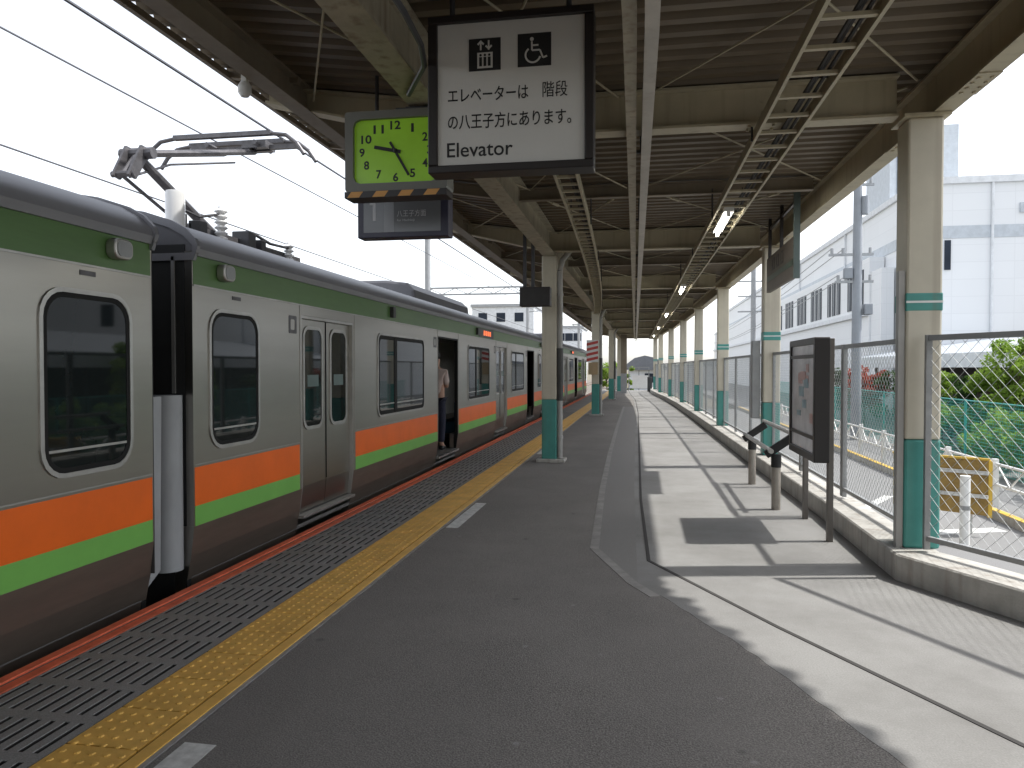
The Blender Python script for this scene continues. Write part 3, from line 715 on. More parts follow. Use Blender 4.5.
# diagonal rods with turnbuckles in every half bay
allY = sorted(GY + MY)
def tie_rod(a, c):
    b = MB().tube(a, c, .0085, 6); A = Vector(a); Cc = Vector(c); d = Cc - A
    b.tube(A + d * .16, A + d * .16 + d.normalized() * .17, .02, 6).build('tie_rod', 'cream', canopy)
for y0, y1 in zip(allY, allY[1:]):
    xr = rcx(max(y0, 6.1)) + .02; z = 3.655
    if y1 < -1: continue
    tie_rod((.04, y0 + .08, z), (xr, y1 - .1, z - .006)); tie_rod((xr, y0 + .1, z + .016), (.04, y1 - .08, z + .02))
    if 2 < y0 < 42:
        for a, c in (((-1.35, y0 + .1, z), (-2.75, y1 - .1, z + .13)), ((-1.35, y1 - .1, z + .02), (-2.75, y0 + .1, z + .15)), ((-1.35, y0 + .1, z), (-.2, y1 - .1, z)), ((-.2, y0 + .1, z + .02), (-1.35, y1 - .1, z + .02))): tie_rod(a, c)
# columns
def h_col(cx, cy, z0, z1, dx=.24, dy=.24):
    b = MB(); t = .016
    b.box(cx - dx / 2, cx - dx / 2 + t, cy - dy / 2, cy + dy / 2, z0, z1); b.box(cx + dx / 2 - t, cx + dx / 2, cy - dy / 2, cy + dy / 2, z0, z1)
    b.box(cx - dx / 2 + t + .0005, cx + dx / 2 - t - .0005, cy - .008, cy + .008, z0, z1); return b
def box_col(cx, cy, z0, z1, w_): return MB().box(cx - w_ / 2, cx + w_ / 2, cy - w_ / 2, cy + w_ / 2, z0, z1)
for y in GY:
    if y > 5:
        x = rcx(y) + .08
        c = box_col(x, y, 1.0, GB - .03, .25).build('column', 'column', canopy, bevel=.018)
        box_col(x, y, .19, .9995, .2515).build('teal_base', 'teal', c, bevel=.018)
        box_col(x, y, 1.95, 2.085, .256).build('teal_band', 'teal', c, bevel=.01)
        MB().box(x - .126, x + .126, y - .1305, y - .1285, 2.01, 2.026).build('white_line', 'white', c)
        MB().box(x - .16, x + .16, y - .16, y + .16, GB - .0295, GB - .007).build('cap_plate', 'cream', c)
    else:
        x = RC[y]; c = box_col(x, y, 1.0, GB, .22).build('column', 'column', canopy, bevel=.018); box_col(x, y, .0, .9995, .2215).build('teal_base', 'teal', c, bevel=.018)
for y in (.1 - 0, 12.2, 24.2, 36.2, 48.2):
    c = box_col(-1.5, y, 1.02, 3.345, .24).build('column', 'column', canopy, bevel=.015)
    box_col(-1.5, y, .0, 1.0195, .2415).build('teal_base', 'teal', c, bevel=.015)
    MB().box(-1.70, -1.24, y - .2, y + .18, .0, .055).build('base_plinth', 'kerbcrete', c, bevel=.01)
    dp = MB().path([(-1.33, y - .06, .07), (-1.33, y - .06, 1.85), (-1.33, y - .06, 3.1), (-1.30, y - .02, 3.28), (-1.18, y + .05, 3.44)], .045, 12)
    dp.tube((-1.33, y - .06, .38), (-1.33, y - .06, .43), .056, 12).tube((-1.33, y - .06, 2.70), (-1.33, y - .06, 2.74), .056, 12)
    dpo = dp.build('downpipe', 'pipe', canopy, smooth=True)
    MB().tube((-1.33, y - .06, 1.0), (-1.33, y - .06, 1.85), .056, 12).build('pipe_guard', 'pipe_dark', dpo, smooth=True)

# ---- ducts, ladders, lamps that hang from the canopy
du = MB()
for a, c in zip(ys, ys[1:]): du.bar((.04 + sb(a), a, 3.33), (.04 + sb(c), c, 3.33), .075, .10)
du = du.build('cable_duct', 'duct'); tag(du, 'straight pale grey cable duct running under the middle of the canopy', 'cable duct')
cl = MB()
for i in range(18): y = .6 + 3 * i; cl.bar((-.05 + sb(y), y, 3.393), (.085 + sb(y), y, 3.393), .05, .025); cl.tube((.0 + sb(y), y, 3.39), (.0 + sb(y), y, 3.7), .008, 6)
cl.build('hanger_clip', 'metal_dark', du)
def ladder(name, label, xf, z, wd, y0, y1, m, rungs=.38):
    t = thing(name, label, 'cable ladder', (0, y0, z))
    r = MB(); n = int((y1 - y0) / 2)
    ysl = [y0 + (y1 - y0) * i / n for i in range(n + 1)]
    for a, c in zip(ysl, ysl[1:]):
        for s in (-1, 1): r.bar((xf(a) + s * wd / 2, a, z), (xf(c) + s * wd / 2, c, z), .022, .085)
    y = y0 + .1
    k_ = 0
    while y < y1 and k_ < 100: MB().bar((xf(y) - wd / 2 + .012, y, z - .02), (xf(y) + wd / 2 - .012, y, z - .02), .035, .022).build('rung', m, t); y += rungs; k_ += 1
    rest = MB()
    while y < y1: rest.bar((xf(y) - wd / 2 + .012, y, z - .02), (xf(y) + wd / 2 - .012, y, z - .02), .035, .022); y += rungs
    if rest.v: rest.build('far_rungs', m, t)['kind'] = 'stuff'
    ca = MB()
    for k_ in range(3):
        ca.path([(xf(a) + wd * (.12 + .1 * k_), a, z + .01 + .018 * (k_ % 2)) for a in ysl], .012, 6)
    for y in MY + GY:
        if y0 < y < y1:
            for s in (-1, 1): MB().tube((xf(y) + s * (wd / 2 + .02), y, z - .04), (xf(y) + s * (wd / 2 + .02), y, z + .30), .009, 6).build('hanger_rod', 'metal_dark', t)
    r.build('side_rail', m, t); ca.build('cable', 'under', t)
    return t
lx = lambda y: 1.02 + sb(y) * 1.1
ladder('cable_ladder', 'wide cable ladder over the sunlit walkway, carrying the lit tube lamps', lx, 3.33, .30, -.6, 47, 'cream')
lx2 = lambda y: -.68 if y < 6 else -.68 - .00145 * (y - 6) ** 2 - .016 * (y - 6)
ladder('cable_ladder', 'narrow cable ladder passing behind the elevator sign towards the striped column', lx2, 3.30, .20, 4.55, 32, 'cream', .28)
cd = MB().path([(-1.36, 2.4, 3.33), (-1.18, 3.2, 3.31), (-1.17, 3.6, 3.29), (-1.19, 3.95, 3.28), (-1.26, 4.25, 3.29), (-1.38, 4.5, 3.315), (-1.53, 4.8, 3.335)], .017, 8)
LMP = ['nearest lit tube lamp, under the wide cable ladder', 'second lit tube lamp along the wide cable ladder', 'third lit tube lamp along the wide cable ladder', 'fourth lit tube lamp along the wide cable ladder', 'farthest lit tube lamp along the wide cable ladder']
for i, (ya, lb) in enumerate(zip((8.7, 16.4, 24.3, 32.2, 40.1), LMP)):
    t = thing('tube_lamp', lb, 'lamp', (lx(ya) - .03, ya, 3.3), 'lit tube lamps under the canopy')
    x = lx(ya + .6) - .03
    MB().box(x - .055, x + .055, ya - .1, ya + 1.3, 3.262, 3.305).build('housing', 'white', t)
    MB().tube((x, ya - .03, 3.235), (x, ya + 1.22, 3.235), .019, 10).build('tube', 'tube', t, smooth=True)
    MB().box(x - .02, x + .02, ya - .07, ya - .032, 3.21, 3.262).build('lamp_holder', 'white', t)
    MB().box(x - .02, x + .02, ya + 1.222, ya + 1.26, 3.21, 3.262).build('lamp_holder', 'white', t)

# ---- elevator sign
SY = 4.2
px = lambda p: -1.226 + (p - 428) * .00577
pz = lambda p: 2.655 + (170 - p) * .00552
es = thing('hanging_sign', 'square white hanging sign with lift and wheelchair pictograms and Japanese lettering', 'sign', (-.75, SY, 2.65))
fr = MB().box(px(428), px(593), SY, SY + .16, pz(171), pz(163)).box(px(428), px(593), SY, SY + .16, pz(17), pz(9)).box(px(428), px(437.5), SY, SY + .16, pz(162.9), pz(17.1)).box(px(584), px(593), SY, SY + .16, pz(162.9), pz(17.1))
fr.build('sign_frame', 'sign_frame', es, bevel=.006)
MB().box(px(437.6), px(583.9), SY + .02, SY + .14, pz(162.8), pz(17.2)).build('sign_face', 'sign_white', es)
FY = SY + .02
text('lettering', 'エレベーターは', px(448), px(529), pz(98), pz(83.5), FY, 'ink', es, .009)
text('lettering', '階段', px(543), px(567.5), pz(98), pz(82), FY, 'ink', es, .003)
text('lettering', 'の八王子方にあります。', px(448), px(571), pz(126), pz(110), FY, 'ink', es, .009)
text('lettering', 'Elevator', px(447), px(513.5), pz(154.5), pz(139.5), FY, 'ink', es, .008)
pic = MB().box(px(469.5), px(501.5), FY - .003, FY, pz(67), pz(34)).build('lift_pictogram', 'ink', es)
q = MB(); d = FY - .0045
q.box(px(478), px(493.5), d, FY - .0031, pz(64.5), pz(48.5))
for ax, dirn in ((481.5, 1), (489.5, -1)):
    tip, tail = (36, 46) if dirn > 0 else (46, 36)
    q.box(px(ax - .8), px(ax + .8), d, FY - .0031, pz(46), pz(36.3))
    q.prism([(px(ax), pz(tip)), (px(ax - 3.6), pz(tip + 3.6 * dirn)), (px(ax - 2.4), pz(tip + 5 * dirn)), (px(ax), pz(tip + 2.4 * dirn)), (px(ax + 2.4), pz(tip + 5 * dirn)), (px(ax + 3.6), pz(tip + 3.6 * dirn))], XZ, d - .0004, FY - .0033)
q.build('white_symbol', 'sign_white', pic)
q = MB()
for k_ in range(3):
    cx = 481.4 + 4.35 * k_; q.box(px(cx - 1.4), px(cx + 1.4), d - .001, d - .0002, pz(62.5), pz(53.2)); q.lathe((px(cx), 0, 0), [(0.0001, 0), (.0001, .0001)], 3)
    q.prism([(px(cx) + .0075 * math.cos(t), pz(51.2) + .0075 * math.sin(t)) for t in [2 * math.pi * i / 10 for i in range(10)]], XZ, d - .001, d - .0002)
q.build('figure_symbol', 'ink', pic)
pic2 = MB().box(px(518.5), px(551.5), FY - .003, FY, pz(66), pz(32.5)).build('wheelchair_pictogram', 'ink', es)
q = MB(); wc = (px(533.5), pz(54.5)); Ro, Ri = .047, .037
arc = [R(125 + i * 13) for i in range(18)]
for a, c in zip(arc, arc[1:]):
    q.prism([(wc[0] + Ro * math.cos(a), wc[1] + Ro * math.sin(a)), (wc[0] + Ro * math.cos(c), wc[1] + Ro * math.sin(c)), (wc[0] + Ri * math.cos(c), wc[1] + Ri * math.sin(c)), (wc[0] + Ri * math.cos(a), wc[1] + Ri * math.sin(a))], XZ, d, FY - .0031)
q.prism([(px(532.5) + .011 * math.cos(t), pz(38.5) + .011 * math.sin(t)) for t in [2 * math.pi * i / 12 for i in range(12)]], XZ, d, FY - .0031)
for a, c in (((532.5, 41), (532.7, 50)), ((532.5, 45), (539, 45)), ((532.7, 50), (540.5, 50)), ((540.5, 50), (543.5, 58)), ((543.5, 58), (547.5, 56.5))):
    q.bar((px(a[0]), d - .001, pz(a[1])), (px(c[0]), d - .001, pz(c[1])), .0095, .0016, up=(0, 1, 0))
q.build('white_symbol', 'sign_white', pic2)
hg = MB()
for x in (-1.1, -.42): hg.tube((x, SY + .08, 3.54), (x, SY + .08, 3.73), .016, 8)
hg.bar((-1.25, SY + .08, 3.70), (-.25, SY + .08, 3.70), .05, .03); hg.build('hanger_rod', 'metal_dark', es)

# ---- clock
CY = 5.0
cx0, cx1, cz0, cz1 = -2.06, -1.325, 2.76, 3.315
ck = thing('station_clock', 'square hanging station clock with lime green face and amber striped lower edge', 'clock', (-1.69, CY, 2.75))
case = MB().ring(rrect(cx0, cx1, cz0, cz1, .02, 2), rrect(cx0 + .06, cx1 - .06, cz0 + .055, cz1 - .055, .06, 4)[:12] if False else rrect(cx0 + .06, cx1 - .06, cz0 + .055, cz1 - .055, .05, 2), XZ, CY, CY + .18)
case.box(cx0 + .02, cx1 - .02, CY + .05, CY + .17, cz0 + .02, cz1 - .02); case.build('case', 'clock_case', ck)
fx0, fx1, fz0, fz1 = cx0 + .06, cx1 - .06, cz0 + .055, cz1 - .055
face = MB().prism(rrect(fx0, fx1, fz0, fz1, .05, 3), XZ, CY + .03, CY + .049).build('face', 'clock_face', ck)
ccx, ccz = -1.70, (fz0 + fz1) / 2 + .0
import_nums = ['12', '1', '2', '3', '4', '5', '6', '7', '8', '9', '10', '11']
for i, s in enumerate(import_nums):
    t = R(90 - 30 * i); ex = .245 * math.cos(t); ez = .180 * math.sin(t); wd = .042 * len(s)
    text('numeral', s, ccx + ex - wd / 2 * .9 * (.5 if s == '1' else 1), ccx + ex + wd / 2 * .9 * (.5 if s == '1' else 1), ccz + ez - .030, ccz + ez + .030, CY + .03, 'ink', face, .025)
hnd = MB()
def hand(ang, ln, wd, yo, back=.04):
    t = R(90 - ang); d_ = Vector((math.cos(t), 0, math.sin(t))); c = Vector((ccx, CY + .02 - yo, ccz))
    hnd.bar(c - d_ * back, c + d_ * ln, wd, .004, up=(0, 1, 0))
hand(282, .155, .024, 0); hand(150, .20, .018, .006, .07)
hnd.lathe((ccx, CY + .018, ccz), [(.014, -.012), (.014, .012)], 10); hnd.build('hands', 'ink', face)
hz = MB(); hw = (cx1 - cx0) / 8
MB().box(cx0, cx1, CY - .012, CY + .16, cz0 - .045, cz0 - .001).build('lower_edge', 'sign_frame', ck)
for i in range(4):
    x = cx0 + .02 + i * 2 * hw; hz.hexa([(x, CY - .0135, cz0 - .043), (x + hw * .95, CY - .0135, cz0 - .043), (x + hw * .95, CY - .0125, cz0 - .043), (x, CY - .0125, cz0 - .043), (x + .03, CY - .0135, cz0 - .003), (x + hw * .95 + .03, CY - .0135, cz0 - .003), (x + hw * .95 + .03, CY - .0125, cz0 - .003), (x + .03, CY - .0125, cz0 - .003)])
hz.build('amber_stripe', 'hazard', ck)
MB().box(-1.63, -1.53, CY + .04, CY + .14, cz1 + .001, 3.344).box(-1.70, -1.46, CY + .03, CY + .15, cz1 + .001, cz1 + .02).build('mounting_post', 'metal_dark', ck)
tag(cd.build('conduit_pipe', 'metal_dark'), 'thin dark conduit bending down beside the clock mounting', 'conduit')

# ---- track number sign
TY = 5.55
t = thing('track_sign', 'dark grey hanging track sign with a white number 1, below the clock', 'sign', (-1.85, TY, 2.5))
ax, bx, az, bz = -2.185, -1.46, 2.535, 2.87
MB().box(ax, bx, TY, TY + .14, az, bz).build('case', 'sign_navy', t, bevel=.006)
MB().box(ax + .05, bx - .06, TY - .003, TY - .0005, az + .04, bz - .03).build('face', 'sign_dark', t)
MB().box(ax + .215, ax + .295, TY - .005, TY - .0032, az + .04, bz - .03).build('grey_strip', 'sign_strip', t)
MB().box(ax + .125, ax + .148, TY - .0045, TY - .0033, az + .13, az + .285).box(ax + .10, ax + .1245, TY - .0045, TY - .0033, az + .252, az + .27).build('number', 'ink_pale', t)
text('lettering', '八王子方面', ax + .32, ax + .55, az + .155, az + .205, TY - .0035, 'ink_pale', t, 0)
text('lettering', 'for Hachioji', ax + .32, ax + .46, az + .115, az + .138, TY - .0035, 'ink_pale', t, 0)
hg = MB()
for x in (-2.05, -1.6): hg.tube((x, TY + .07, bz), (x, TY + .07, zr(x) - .01), .016, 8)
hg.build('hanger_rod', 'metal_dark', t)

# ---- black departure board by the first left column
t = thing('departure_board', 'small black hanging display box beside the first teal footed column near the train', 'sign', (-1.67, 11.6, 2.49))
MB().box(-1.90, -1.42, 11.55, 11.75, 2.49, 2.79).build('case', 'sign_frame', t, bevel=.01)
MB().box(-1.87, -1.45, 11.546, 11.5495, 2.52, 2.76).build('screen', 'under', t)
hg = MB()
for x in (-1.83, -1.70): hg.box(x - .025, x + .025, 11.62, 11.68, 2.79, 3.72)
hg.build('hanger_rod', 'metal_dark', t)
sp_ = MB().lathe((-3.0, 5.33, 3.60), [(.03, 0), (.05, .03), (.05, .08), (.03, .11)], 14)
so_ = sp_.build('eave_lamp', 'white', smooth=True); tag(so_, 'small white dome lamp under the eave above the train', 'lamp')
MB().box(-3.02, -2.98, 5.31, 5.35, 3.71, 3.945).build('stem', 'white', so_)

# ---- name board hanging at right
t = thing('name_board', 'brown station name board hanging from the eave by the second fence side column', 'sign', (1.93, 10.6, 2.63))
bx = 1.80
MB().box(bx, bx + .06, 9.62, 11.62, 2.64, 3.14).build('panel', 'brownboard', t, bevel=.008)
MB().box(bx - .004, bx - .001, 9.66, 11.58, 2.79, 2.86).build('green_line', mat('dark_green_line', (.035, .07, .045), .4), t)
FN = lambda u, v, dd: (bx - .001 - dd, -u, v)
FADED = mat('faded_ink', (.035, .03, .028), .5)
for k_ in range(3): MB().ring(rrect(10.30 + k_ * .32, 10.48 + k_ * .32, 2.91, 3.08, .01, 1), rrect(10.33 + k_ * .32, 10.45 + k_ * .32, 2.94, 3.05, .01, 1), YZ, bx - .004, bx - .001).build('faded_character', FADED, t)
hg = MB()
for y in (9.66, 10.62, 11.56): hg.box(bx + .012, bx + .052, y - .03, y + .03, 3.14, 3.72)
hg.box(bx + .02, bx + .05, 9.7, 11.5, 3.55, 3.59); hg.build('hanger_post', 'sign_frame', t)
MB().box(bx - .005, bx + .065, 9.56, 9.6195, 2.62, 3.72).build('end_frame', mat('green_grey_post', (.10, .135, .13), .5), t)

# ---- notice board on posts
t = thing('notice_board', 'dark framed glazed notice board on two steel posts by the chain link fence', 'notice board', (1.6, 7.4, 0))
b0, b1 = 6.88, 8.02
MB().ring(rrect(b0, b1, .70, 1.80, .01, 1), rrect(b0 + .06, b1 - .06, .77, 1.74, .01, 1), YZ, 1.47, 1.60).build('frame', 'sign_frame', t, bevel=.006)
MB().box(1.50, 1.598, b0 + .02, b1 - .02, .72, 1.78).build('back_panel', 'sign_frame', t)
MB().box(1.488, 1.4995, b0 + .06, b1 - .06, .77, 1.74).build('glass_front', 'poster', t)
MB().box(1.474, 1.487, b0 + .06, b1 - .06, .895, .925).box(1.474, 1.487, b0 + .06, b1 - .06, 1.62, 1.65).build('divider', 'sign_frame', t)
PT = mat('poster_teal', (.28, .40, .44), .4); PK = mat('poster_pink', (.55, .36, .33), .4)
for i in range(9):
    yy = random.uniform(b0 + .1, b1 - .3); zz = random.uniform(1.0, 1.5)
    MB().box(1.4862 - i * .0006, 1.4870 + i * .0001, yy, yy + random.uniform(.1, .22), zz, zz + random.uniform(.05, .11)).build('poster_patch', PT if i % 2 else PK, t)
for y in (6.97, 8.18 - .2): MB().box(1.602, 1.65, y - .03, y + .035, 0, 1.79 if y < 7.5 else .9).build('post', 'post_brown', t, bevel=.005)

# ---- leaning bar
t = thing('leaning_rest', 'steel leaning rest with two posts and slanted black brackets beside the notice board', 'leaning rest', (1.45, 9.3, 0))
for y in (8.45, 10.25):
    p = MB().tube((1.42, y, 0), (1.42, y, .50), .048, 16).build('post', 'rest_post', t, smooth=True)
    MB().tube((1.42, y, .46), (1.42, y, .60), .054, 16).build('collar', 'black', p, smooth=True)
    MB().bar((1.31, y, .59), (1.59, y, .79), .06, .085).build('bracket', 'black', t, bevel=.008)
for x, z in ((1.585, .825), (1.345, .645)):
    MB().tube((x, 8.30, z), (x, 10.40, z), .026, 14).build('rail', 'steel_plain', t, smooth=True)

# ================================================================= FENCE
def fence_panel(parent, P, Q, z0, z1, pitch=.098, r=.0017):
    P = Vector((*P, 0)); Q = Vector((*Q, 0)); d = (Q - P); L = d.length; d.normalize(); b = MB(); Z = Vector((0, 0, 1))
    for p in (P + d * .02, Q - d * .02): b.bar(p + Z * (z0 - .06), p + Z * z1, .04, .04, up=(1, 0, 0))
    b.bar(P + d * .0405 + Z * (z1 - .022), Q - d * .0405 + Z * (z1 - .022), .04, .04); b.bar(P + d * .0405 + Z * (z0 + .02), Q - d * .0405 + Z * (z0 + .02), .035, .035)
    fo = b.build('panel_frame', 'frame_grey', parent)
    wv = MB(); H = z1 - z0 - .08; a0 = .045; W = L - .09; off = Vector((d.y, -d.x, 0)) * .012
    u = -H
    while u < W:
        for s in (1, -1):
            ua, ub = u, u + H
            va, vb = 0, H
            if ua < 0: va = -ua; ua = 0
            if ub > W: vb = H - (ub - W); ub = W
            if ub > ua + .01:
                if s < 0: va, vb = H - va, H - vb
                wv.tube(P + d * (a0 + ua) + Z * (z0 + .04 + va) + off * (s * .12), P + d * (a0 + ub) + Z * (z0 + .04 + vb) + off * (s * .12), r, 3, cap=False)
        u += pitch
    wv.build('wire_mesh', 'wire', fo)
FZ0, FZ1 = .30, 1.77
nf = thing('chain_link_fence', 'near chain link fence panels angling outward from the nearest cream column', 'fence', (2.2, 5.9, .19))
e0 = Vector((2.03, 5.90)); dv = Vector((.488, -.873))
for i in range(3):
    a = e0 + dv * (i * 2.02); c = e0 + dv * (i * 2.02 + 2.0); fence_panel(nf, a, c, FZ0 - .03, FZ1)
lf = thing('chain_link_fence', 'long grey framed chain link fence running along the kerb into the distance', 'fence', (2.0, 8, .19))
FX = lambda y: rcx(y) + .08 if y > 6.1 else 2.04
bay = 6.1
while bay < 48:
    for k_ in range(3):
        ya = bay + .16 + k_ * 1.92; yb = ya + 1.90
        fence_panel(lf, (FX(ya) + .03, ya), (FX(yb) + .03, yb), FZ0 - .03, FZ1, .075 if ya < 24 else .15, (.0020 if ya < 11 else .0024) if ya < 24 else .0045)
    bay += 6
cdp = MB().box(1.868, 1.912, 5.99, 6.05, .19, 2.25).build('conduit_box', 'pipe'); tag(cdp, 'tall slim grey conduit fixed to the nearest fence side column', 'conduit')
bxp = MB().box(1.66, 1.78, 12.05, 12.22, .75, 1.95).build('switch_box', 'frame_grey', bevel=.01); tag(bxp, 'narrow grey switch box fixed to the second fence side column', 'switch box')

# ---- far end of the platform
t = thing('end_fence', 'grey end fence with white boards closing the far end of the platform', 'fence', (-1, 52.5, 0))
for i in range(6):
    x = -3.0 + i * .68; MB().box(x - .03, x + .03, 52.48, 52.54, 0, 1.6).build('post', 'frame_grey', t)
MB().box(-3.0, .42, 52.49, 52.53, 1.55, 1.6).box(-3.0, .42, 52.49, 52.53, .1, .15).build('rail', 'frame_grey', t)
MB().box(-.72, .36, 52.44, 52.475, .12, 1.02).build('white_board', 'white', t)
MB().box(-2.1, -1.35, 52.44, 52.475, .1, 1.5).build('grey_board', 'far_grey', t)
c = thing('relay_cabinet', 'narrow grey relay cabinet at the far end of the platform fence', 'cabinet', (.45, 49.4, 0))
MB().box(.28, .58, 49.2, 49.5, .0, .95).build('case', 'metal_dark', c, bevel=.02)
t = thing('pillar', 'dark square pillar standing near the far end of the platform', 'pillar', (-1.15, 46, 0))
MB().box(-1.33, -.97, 45.9, 46.2, 1.2, 3.72).build('upper_shaft', 'creamd', t); MB().box(-1.33, -.97, 45.9, 46.2, 0, 1.199).build('lower_shaft', 'far_grey', t)
# striped board on the second left column
t = thing('striped_sign', 'red and white striped warning board on the second column along the train', 'sign', (-1.55, 24.0, 1.7))
MB().box(-1.78, -1.40, 23.97, 24.05, 1.72, 2.42).build('board', 'white', t)
q = MB()
for i in range(4):
    z = 1.74 + i * .165; q.hexa([(-1.77, 23.962, z), (-1.41, 23.962, z + .08), (-1.41, 23.9695, z + .08), (-1.77, 23.9695, z), (-1.77, 23.962, z + .085), (-1.41, 23.962, min(z + .165, 2.41)), (-1.41, 23.9695, min(z + .165, 2.41)), (-1.77, 23.9695, z + .085)])
q.build('red_stripe', 'red', t); MB().box(-1.72, -1.42, 23.97, 24.05, 1.32, 1.71).build('tan_plate', 'tan', t)

# ================================================================= OVERHEAD LINE
def wire(name, label, x, z, m='cable', r=.014, sag=0, y0=-12, y1=120, drop=None):
    b = MB(); n = 44; pts = []
    for i in range(n + 1):
        y = y0 + (y1 - y0) * i / n; u = ((y + 5) % 45) / 45 if sag else .5; z_ = z - (sag * 4 * u * (1 - u) if sag else 0)
        pts.append((x(y) if callable(x) else x, y, z_))
    b.path(pts, r, 5); o = b.build(name, m); tag(o, label, 'overhead wire', 'railway overhead wires'); return o
wire('contact_wire', 'overhead contact wire touching the raised pantograph', lambda y: -4.30 - .004 * (y - 8), 4.30, r=.014)
wire('messenger_wire', 'upper messenger wire crossing high over the neighbouring track', -8.6, 6.15, r=.015)
wire('contact_wire', 'lowest overhead wire, passing just above the train roof', -8.6, 4.56, r=.014)
gp = thing('catenary_gantry', 'grey steel catenary gantry crossing behind the train roof', 'gantry', (-11.6, 39, -1.1))
MB().tube((-11.4, 39, -1.1), (-11.4, 39, 9.0), .16, 12).build('mast', 'far_grey', gp, smooth=True)
tb = MB()
for dz in (0, .35): tb.bar((-11.4, 39, 5.45 + dz), (-3.0, 39, 5.45 + dz), .09, .09)
for i in range(12): tb.bar((-11.3 + i * .7, 39, 5.47 if i % 2 else 5.78), (-10.6 + i * .7, 39, 5.78 if i % 2 else 5.47), .04, .04)
tb.build('cross_beam', 'far_grey', gp)
gp2 = thing('catenary_mast', 'slender grey mast with short arms rising beyond the train', 'mast', (-9.5, 62, -1.1))
MB().tube((-9.5, 62, -1.1), (-9.5, 62, 8.4), .13, 10).bar((-9.5, 62, 6.2), (-5, 62, 6.6), .07, .07).bar((-9.5, 62, 7.4), (-5.4, 62, 6.6), .05, .05).build('arm', 'far_grey', gp2)
for (x, y, h, lb) in ((-5.9, 70, 7.0, 'short pole with cross arms before the pale far building'), (-7.2, 85, 9.5, 'thin tall pole with two cross arms standing before the taller far block')):
    p = thing('utility_pole', lb, 'pole', (x, y, -1.1)); MB().tube((x, y, -1.1), (x, y, h), .12, 8).build('shaft', 'far_grey', p)
    MB().bar((x - .8, y, h - .6), (x + .8, y, h - .6), .1, .1).bar((x - .6, y, h - 1.4), (x + .6, y, h - 1.4), .1, .1).build('cross_arm', 'far_grey', p)

# ================================================================= BUILDINGS
def wins(parent, pts, m='bwin'):
    for (a, c) in pts: MB().hexa([a[0], a[1], a[2], a[3], *c]).build('window', m, parent)
B = thing('white_building', 'large white panelled building with a grey band and a roof box beyond the street', 'building', (20, 60, -1))
X0, Y0, ZT = 14.5, 43.0, 11.2
MB().box(X0, 60, Y0, 150, -1.1, ZT).build('wall', 'clad', B)
MB().box(X0 - .15, 60.1, Y0 - .15, 150.1, ZT + .001, ZT + .35).build('parapet', 'far_white', B)
MB().box(X0 - .03, 60, Y0 - .03, Y0 - .002, 8.35, 9.0).box(X0 - .03, X0 - .002, Y0 - .029, 150, 8.35, 9.0).build('grey_band', 'band', B)
wn = MB().box(15.62, 15.92, Y0 - .06, Y0 - .003, 6.7, 8.25).build('window', 'bwin', B)
for k_ in range(3):
    MB().box(22 + k_ * 2.4, 22.9 + k_ * 2.4, Y0 - .06, Y0 - .003, 4.2, 5.6).build('window', 'bwin', B)
for k_ in range(4): MB().tube((X0 - .09, 58 + k_ * 16, -.8), (X0 - .09, 58 + k_ * 16, ZT), .07, 8).build('downpipe', 'far_white', B)
for k_ in range(3): MB().box(19.2 + k_ * 4.5, 20.1 + k_ * 4.5, Y0 - .09, Y0 - .003, 9.6, 10.1).build('vent', 'band', B)
for k_ in range(5): MB().box(X0 + 6 + k_ * 4, X0 + 8.2 + k_ * 4, Y0 + 5, Y0 + 7.5, ZT + .351, ZT + 1.5 + .3 * (k_ % 2)).build('roof_unit', 'far_grey', B, bevel=.05)
MB().tube((17.9, Y0 - .08, -.8), (17.9, Y0 - .08, ZT), .07, 8).build('downpipe', 'far_white', B)
bxs = MB().box(X0 + .5, X0 + 4.4, Y0 + 7.0, Y0 + 12, ZT + .351, ZT + 5.2); bo = bxs.build('roof_box', 'band', B)
MB().box(X0 + .9, X0 + 2.3, Y0 + 6.94, Y0 + 6.998, ZT + 1.0, ZT + 4.2).build('roof_sign', mat('blue_grey_sign', (.24, .29, .38), .5), bo)
MB().box(X0 - .32, X0 - .002, 52.5, 53.1, 4.1, 4.5).build('wall_lamp', 'metal_dark', B)
# projecting lower wing with the tall window groups
W = thing('office_wing', 'white lower wing with tall dark window groups behind the utility pole', 'building', (13.0, 60, -1))
WX = 13.6
MB().box(WX, 14.45, 49, 150, -1.1, 8.3).build('wall', 'clad', W)
MB().box(WX - .25, WX - .002, 49.2, 150, 4.75, 5.05).build('ledge', 'far_white', W)
y = 50.2
for gk in range(7):
    for k_ in range(3):
        wy = y + k_ * 1.35
        wo = MB().box(WX - .04, WX - .003, wy, wy + .95, 5.3, 7.7).build('window', 'bwin', W)
        MB().box(WX - .06, WX - .041, wy + .45, wy + .5, 5.3, 7.7).build('frame', 'far_white', wo)
    y += 5.6
mz = MB().box(WX + .1, 14.4, 47.0, 48.99, -1.1, 7.4).build('end_bay', 'clad', W)
# long low shelter roof by the street
S = thing('low_shelter', 'long low shelter with pale fascia and dark open side behind the green net fence', 'building', (13, 26, -1))
MB().hexa([(10.6, 4, 1.75), (18, 4, 2.9), (18, 44, 2.9), (10.6, 44, 1.75), (10.6, 4, 2.02), (18, 4, 3.1), (18, 44, 3.1), (10.6, 44, 2.02)]).build('roof', 'eave_roof', S)
MB().box(10.5, 10.596, 4, 44, 1.55, 2.04).build('fascia', 'far_white', S)
MB().box(13.2, 13.4, 4, 42.8, -.9, 2.0).build('back_wall', 'shade_wall', S)
for i in range(10): MB().box(10.9, 11.02, 4.5 + i * 4.2, 4.62 + i * 4.2, -.9, 1.79).build('post', 'shade_wall', S)
